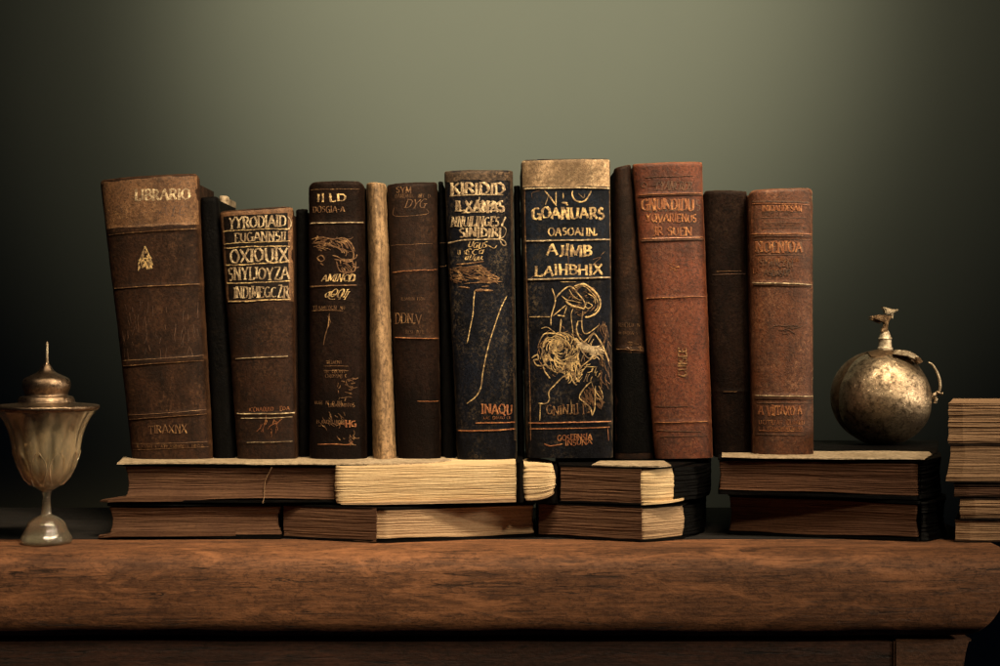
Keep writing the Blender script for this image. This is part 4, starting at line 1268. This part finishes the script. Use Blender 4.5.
lathe('foot', smoothprof(G([(24, 543.5), (25.3, 541), (24.5, 537.5), (22.5, 534), (20, 529), (17.5, 523), (12, 518.5), (6.3, 516)]), 4), gx, YG, M['clear'], base, gob, mod=lambda a, z: 1 + .045 * abs(cos(4 * a)) - .02)
lid = lathe('lid', smoothprof(G([(46, 412), (50.5, 410.5), (52, 407.6), (50, 405.8), (40, 404.8), (29, 403.5), (27.5, 401), (25.5, 397.5), (21.5, 396.5), (21, 394), (23, 389), (23.5, 384), (21.5, 379.5), (16, 376.5), (10.5, 374), (6.8, 371), (4.8, 367.5), (3, 365), (1.9, 363.5)]), 4), gx, YG, M['pewter'], base, gob)
lathe('spike', G([(1.9, 368), (1.3, 360), (1.15, 350), (1.3, 345), (.6, 342.5)]), gx + .0006, YG, M['brass_pale'], base, lid, 16)
# cut leaf pattern low on the bowl
lv, lf = [], []
for k in range(10):
    a0 = 2 * pi * (k + .5) / 10
    for j in range(13):
        t = j / 12
        py = 486 - t * 34
        rad = np.interp(py, [452, 468, 479, 485.5], [32.7, 28, 22, 15.3]) * sg + .0006
        for sgn in (-1, 1):
            half = .26 * sin(pi * min(1, t * .95 + .02)) ** .8
            for q, (dw, dh) in enumerate(((.03, -.0006), (0, .0004), (-.03, -.0006))):
                a = a0 + sgn * (half + dw)
                lv.append((gx + (rad + dh) * cos(a), YG + (rad + dh) * sin(a), zg(py) + zoff))
    n0 = k * 13 * 6
    for j in range(12):
        for s_ in range(2):
            for q in range(2):
                a_ = n0 + j * 6 + s_ * 3 + q
                lf.append((a_, a_ + 1, a_ + 7, a_ + 6))
mesh_obj('leaf_relief', lv, lf, M['glass'], base, bpy.data.objects[[o.name for o in gob.children if o.name.startswith('bowl')][0]])

# ---------------------------------------------------------------- brass globe flask
YF = .15
zf_ = lambda py: PZ(py, YF)
sf = .001 * (D + YF) / D
R = 47.0 * sf
fx = PX(884, YF)
fz = .0772 + R * .985
base = (fx, YF, .0772)
glb = thing('brass_globe_flask', 'round tarnished brass flask with bird-shaped finial standing on the right lying books', 'flask', base)
verts, faces = [], []
nu_, nv_ = 96, 64
for i in range(nv_ + 1):
    th_ = pi * i / nv_
    for k in range(nu_):
        ph_ = 2 * pi * k / nu_
        x, y, z = sin(th_) * cos(ph_), sin(th_) * sin(ph_), cos(th_)
        d = 1 + .012 * sin(3 * x + 2 * z + 1) + .008 * sin(7 * x - 5 * z) + .006 * sin(9 * z + 4 * y)
        zz = z * R * d
        zz = max(zz, -R * .985)
        verts.append((fx + x * R * d, YF + y * R * .9 * d, fz + zz))
for i in range(nv_):
    for k in range(nu_):
        faces.append((i * nu_ + k, i * nu_ + (k + 1) % nu_, (i + 1) * nu_ + (k + 1) % nu_, (i + 1) * nu_ + k))
body = mesh_obj('body', verts, faces, M['brass'], base, glb)


def tube(name, pts, rad, mat, base, parent, seg=14, flatten=1.0):
    P = np.array(smoothprof(pts, 6)) if len(pts) > 2 else np.array(pts, float)
    T = np.gradient(P, axis=0)
    T /= np.linalg.norm(T, axis=1)[:, None]
    V, F = [], []
    rads = rad if callable(rad) else (lambda t: rad)
    up = np.array([0, 1., 0])
    for i, (p, t) in enumerate(zip(P, T)):
        a = np.cross(t, up)
        a /= np.linalg.norm(a) + 1e-9
        c = np.cross(a, t)
        r_ = rads(i / (len(P) - 1))
        for k in range(seg):
            q = 2 * pi * k / seg
            V.append(p + a * cos(q) * r_ + c * sin(q) * r_ * flatten)
    for i in range(len(P) - 1):
        for k in range(seg):
            F.append((i * seg + k, i * seg + (k + 1) % seg, (i + 1) * seg + (k + 1) % seg, (i + 1) * seg + k))
    F.append(tuple(range(seg)))
    F.append(tuple(range((len(P) - 1) * seg, len(P) * seg)))
    return mesh_obj(name, V, F, mat, base, parent)


# back half of the case, its lip showing as a dark crescent on the left
V = []
for i in range(nv_ + 1):
    th_ = pi * i / nv_
    for k in range(nu_):
        ph_ = 2 * pi * k / nu_
        V.append((fx - .0042 + sin(th_) * cos(ph_) * R * 1.0, YF + .014 + sin(th_) * sin(ph_) * R * .8, fz + .001 + max(cos(th_) * R * .99, -R * .97)))
mesh_obj('back_shell', V, faces, M['brass_dark'], base, glb)
V, F = [], []
for k in range(96):
    a = 2 * pi * k / 96
    c = np.array([cos(a), 0, sin(a)])
    p = np.array([fx - .0012, YF + .008, fz]) + c * R * .985
    p[2] = max(p[2], fz - R * .955)
    for q in range(8):
        b_ = 2 * pi * q / 8
        V.append(p + c * cos(b_) * .0016 + np.array([0, 1, 0]) * sin(b_) * .003)
for k in range(96):
    for q in range(8):
        F.append((k * 8 + q, k * 8 + (q + 1) % 8, ((k + 1) % 96) * 8 + (q + 1) % 8, ((k + 1) % 96) * 8 + q))
mesh_obj('seam_ring', V, F, M['brass_pale'], base, glb)

zt0 = fz + R
FZ = lambda py: zf_(py)
# collar plate (shoulder cap), draped over the top of the ball
V, F = [], []
na, nr = 48, 8
for i in range(nr):
    t = i / (nr - 1)
    for k in range(na):
        a = 2 * pi * k / na
        ex = (24 + 3 * cos(3 * a + .5) + 2 * sin(5 * a)) * sf * t
        x = ex * cos(a) + .004 * t
        y = ex * sin(a) * .8
        rr2 = min(.98, math.hypot(x / R, y / (R * .9)))
        V.append((fx + x, YF + y, fz + R * math.sqrt(max(0, 1 - rr2 ** 2)) * 1.0 + .0022 + .001 * sin(4 * a) * t))
for i in range(nr - 1):
    for k in range(na):
        F.append((i * na + k, i * na + (k + 1) % na, (i + 1) * na + (k + 1) % na, (i + 1) * na + k))
n0 = len(V)
for k in range(na):
    v = V[(nr - 1) * na + k]
    V.append((v[0], v[1], v[2] - .0032))
for k in range(na):
    F.append(((nr - 1) * na + k, (nr - 1) * na + (k + 1) % na, n0 + (k + 1) % na, n0 + k))
mesh_obj('shoulder_cap', V, F, M['brass_dark'], base, glb)


def prism(name, outline, y0, y1, mat, base, parent, bev=.0006, mid=None):
    """outline in photo pixels on the flask's plane, given real thickness y0..y1"""
    bm = bmesh.new()
    vs = [bm.verts.new((PX(p, YF), YF + y0, FZ(q) )) for p, q in outline]
    f = bm.faces.new(vs)
    ext = bmesh.ops.extrude_face_region(bm, geom=[f])
    for e in ext['geom']:
        if isinstance(e, bmesh.types.BMVert):
            e.co.y += (y1 - y0)
    bmesh.ops.recalc_face_normals(bm, faces=bm.faces)
    bmesh.ops.bevel(bm, geom=list(bm.edges), offset=bev, segments=2, affect='EDGES', clamp_overlap=True)
    V = [v.co[:] for v in bm.verts]
    F = [[v.index for v in fa.verts] for fa in bm.faces]
    bm.verts.index_update()
    F = [[v.index for v in fa.verts] for fa in bm.faces]
    bm.free()
    return mesh_obj(name, V, F, mat, base, parent, smooth=True)


prism('hinge_plate', [(888, 354), (893, 349.5), (902, 350.5), (909, 353.5), (914, 357.5), (911, 360), (902, 356), (894, 355)], -.026, -.012, M['brass_pale'], base, glb)
prism('hinge_knuckle', [(909, 356.5), (914, 357), (917, 361.5), (912, 364)], -.028, -.014, M['brass_dark'], base, glb)
lathe('neck', smoothprof([(r_ * sf, FZ(q)) for r_, q in ((7.4, 353), (7.6, 348), (6.6, 346.5), (6.3, 340), (6.9, 338.6), (5.8, 337), (4.6, 333), (3.0, 330.5), (1.0, 330))], 4), fx + .0012, YF, M['brass_pale'], base, glb, 40)
prism('finial_stem', [(880, 333), (881, 328), (884, 325), (882, 321), (884, 316), (892, 315), (888, 322), (887, 327), (887.5, 333)], -.0045, .0045, M['brass_dark'], base, glb, .001)
prism('finial_wing', [(866.5, 318), (874, 315.2), (882, 314.6), (889, 315), (888, 320), (882, 324.5), (874, 321.5)], -.007, .007, M['brass_dark'], base, glb, .0028)
prism('finial_head', [(881, 306.8), (886, 307.8), (893, 309.6), (898.5, 309.4), (895, 311.8), (891, 313.6), (884.5, 314.6), (884, 309.8)], -.006, .006, M['brass_pale'], base, glb, .0014)
prism('finial_foot', [(889.5, 313), (893, 313), (892.5, 319), (889.5, 318)], -.003, .003, M['brass_pale'], base, glb, .0006)
tube('handle', [(PX(926, YF), YF - .01, FZ(362)), (PX(930.5, YF), YF - .01, FZ(365)), (PX(935, YF), YF - .01, FZ(373)), (PX(937.6, YF), YF - .01, FZ(382)), (PX(937, YF), YF - .01, FZ(391)), (PX(933, YF), YF - .008, FZ(397)), (PX(926, YF), YF - .003, FZ(402))],
     lambda t: .0008 + .0007 * sin(pi * t), M['brass_pale'], base, glb)
tube('handle_knob', [(PX(931, YF), YF - .011, FZ(395)), (PX(934, YF), YF - .011, FZ(392)), (PX(937, YF), YF - .011, FZ(393)), (PX(940, YF), YF - .011, FZ(393.5))], lambda t: .0011 + .0010 * abs(cos(6 * t)), M['brass'], base, glb)
tube('handle_lug', [(PX(929, YF), YF - .004, FZ(396)), (PX(934, YF), YF - .008, FZ(398)), (PX(933, YF), YF - .008, FZ(403))], lambda t: .0018, M['brass'], base, glb)

# ---------------------------------------------------------------- the shelf
YS = -.160      # nose of the shelf
thk = .0855
XR = PX(1013, YS)
prof = []       # (y, z) from back top, over the nose, to back bottom
prof += [(.23, 0), (.05, 0), (-.05, 0), (-.110, -.0002), (-.132, -.0012), (-.146, -.0042), (-.154, -.0095), (-.1582, -.0165), (-.1598, -.026), (-.1605, -.040),
         (-.1602, -.056), (-.1588, -.0655), (-.1545, -.0732), (-.146, -.0778), (-.135, -.0793), (-.10, -.0795), (.23, -.0795)]
prof = smoothprof(prof, 4)
xs = list(np.arange(-.80, XR - .03, .006)) + list(np.linspace(XR - .03, XR, 16))
V, F = [], []
npf = len(prof)
rnd = random.Random(3)
for x in xs:
    e = max(0, (x - (XR - .048)) / .048)
    for j, (y, z) in enumerate(prof):
        # rounded end: bottom comes up and the nose falls back towards the right end
        zz, yy = z, y
        if e > 0:
            lift = .052 * e ** 2.2
            if z < -.02:
                zz = max(z, -.0795 + lift)
        yy += (.0004 * sin(x * 11 + z * 20) + .00025 * sin(x * 37 + 1)) * (1 if y < -.12 else 0)
        zz += .0004 * sin(x * 23 + 2) * (1 if y < -.11 and z > -.02 else 0) + (.0004 * sin(x * 17 + 1) + .0002 * sin(x * 61)) * (1 if z < -.07 else 0)
        V.append((x, yy, zz))
for i in range(len(xs) - 1):
    for j in range(npf - 1):
        a = i * npf + j
        F.append((a, a + 1, a + npf + 1, a + npf))
    F.append((i * npf, (i + 1) * npf, (i + 1) * npf + npf - 1, i * npf + npf - 1))
F.append(tuple(range(npf)))
F.append(tuple(range((len(xs) - 1) * npf, len(xs) * npf)))
base = (0, 0, -.0795)
sh = thing('wooden_shelf', 'thick worn brown wooden shelf with a rounded front edge', 'shelf', base)
mesh_obj('shelf_board', V, F, M['wood'], base, sh)
M['wood_shade'] = wood('shade_dark_rear_wood', (.012, .008, .007), (.008, .006, .005), (.004, .003, .003), 9, rough=.85)  # near-black tone that stands for shade on the rear shelf


def box(name, x0, x1, y0, y1, z0, z1, mat, base, parent, bev=.002):
    bm = bmesh.new()
    bmesh.ops.create_cube(bm, size=1)
    for v in bm.verts:
        v.co = ((x0 + x1) / 2 + v.co.x * (x1 - x0), (y0 + y1) / 2 + v.co.y * (y1 - y0), (z0 + z1) / 2 + v.co.z * (z1 - z0))
    bmesh.ops.bevel(bm, geom=list(bm.edges), offset=bev, segments=2, affect='EDGES')
    bm.verts.index_update()
    V = [v.co[:] for v in bm.verts]
    F = [[v.index for v in fa.verts] for fa in bm.faces]
    bm.free()
    return mesh_obj(name, V, F, mat, base, parent)


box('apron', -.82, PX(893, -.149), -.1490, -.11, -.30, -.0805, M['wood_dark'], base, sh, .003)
box('painted_shade_rear_top', -.80, XR - .001, -.064, .2295, -.0006, .0005, M['wood_shade'], base, sh, .0002)  # thin dark plate, shade painted over the rear of the shelf top
# end bracket with a curved outline
ol = [(894, 634), (973, 634), (970, 640), (966.5, 652), (964, 668), (963, 700), (963, 760), (894, 760)]
bm = bmesh.new()
vs = [bm.verts.new((PX(p, -.15), -.1500, min(PZ(q, -.15), -.0810))) for p, q in ol]
f = bm.faces.new(vs)
ext = bmesh.ops.extrude_face_region(bm, geom=[f])
for e in ext['geom']:
    if isinstance(e, bmesh.types.BMVert):
        e.co.y += .20
bmesh.ops.recalc_face_normals(bm, faces=bm.faces)
bmesh.ops.bevel(bm, geom=list(bm.edges), offset=.002, segments=2, affect='EDGES')
bm.verts.index_update()
mesh_obj('end_bracket', [v.co[:] for v in bm.verts], [[v.index for v in fa.verts] for fa in bm.faces], M['wood_bracket'], base, sh)
bm.free()

# ---------------------------------------------------------------- wall
YW = 1.5
wl = mesh_obj('wall', [(-4, YW, -2.2), (4, YW, -2.2), (4, YW, 3), (-4, YW, 3), (-4, YW + .1, -2.2), (4, YW + .1, -2.2), (4, YW + .1, 3), (-4, YW + .1, 3)],
              [(0, 1, 2, 3), (4, 7, 6, 5), (0, 4, 5, 1), (1, 5, 6, 2), (2, 6, 7, 3), (3, 7, 4, 0)], M['wall'], (0, YW, 0), None, smooth=False)
wl['kind'] = 'structure'


# ---------------------------------------------------------------- light
def aim(o, p, t):
    from mathutils import Vector
    o.location = p
    d = Vector(t) - Vector(p)
    o.rotation_euler = d.to_track_quat('-Z', 'Y').to_euler()


def spot(name, p, t, watts, angle, blend, rad, colr):
    L = bpy.data.lights.new(name, 'SPOT')
    L.energy = watts
    L.spot_size = radians(angle)
    L.spot_blend = blend
    L.shadow_soft_size = rad
    L.color = colr
    o = bpy.data.objects.new(name, L)
    col.objects.link(o)
    aim(o, p, t)
    return o


L = bpy.data.lights.new('added_strip_light', 'AREA')  # unseen overhead strip, added so the spines darken towards the foot
L.shape = 'RECTANGLE'
L.size, L.size_y = .95, .10
L.energy = 4.2
L.spread = radians(50)
L.color = (1.0, .80, .52)
strip = bpy.data.objects.new('added_strip_light', L)
col.objects.link(strip)
aim(strip, (.24, -.52, 1.0), (.04, -.02, .32))
spot('key_lamp', (1.0, -1.70, 1.85), (-.02, 0, .12), 110, 28, .55, .10, (1.0, .80, .52))
spot('added_side_light', (1.75, -.42, .45), (-.02, -.04, .12), 72, 34, .5, .08, (1.0, .82, .58))  # unseen spot at the right, added for highlights on flask and goblet
spot('wall_lamp', (.04, -1.0, 1.9), (.04, YW, .90), 255, 33, 1.0, .1, (1.0, .965, .90))
spot('added_wall_wash', (.04, -1.0, 1.85), (.06, YW, 1.02), 92, 51, 1.0, .1, (1.0, .97, .88))  # second unseen spot, added to widen the glow on the wall

w = bpy.data.worlds.new('World')
scn.world = w
w.use_nodes = True
bg = w.node_tree.nodes['Background']
bg.inputs[0].default_value = (.10, .20, .60, 1)
bg.inputs[1].default_value = .012

# ---------------------------------------------------------------- camera
cam = bpy.data.cameras.new('camera')
cam.sensor_width = 36
cam.lens = 36 * D / 1.0
cam.clip_end = 50
co = bpy.data.objects.new('camera', cam)
co.location = (0, -D, ZC)
co.rotation_euler = (radians(90), 0, 0)
col.objects.link(co)
scn.camera = co

scn.view_settings.view_transform = 'Standard'
scn.view_settings.look = 'None'
scn.view_settings.exposure = 0
scn.view_settings.gamma = 1
scn.cycles.max_bounces = 8
scn.cycles.transmission_bounces = 6
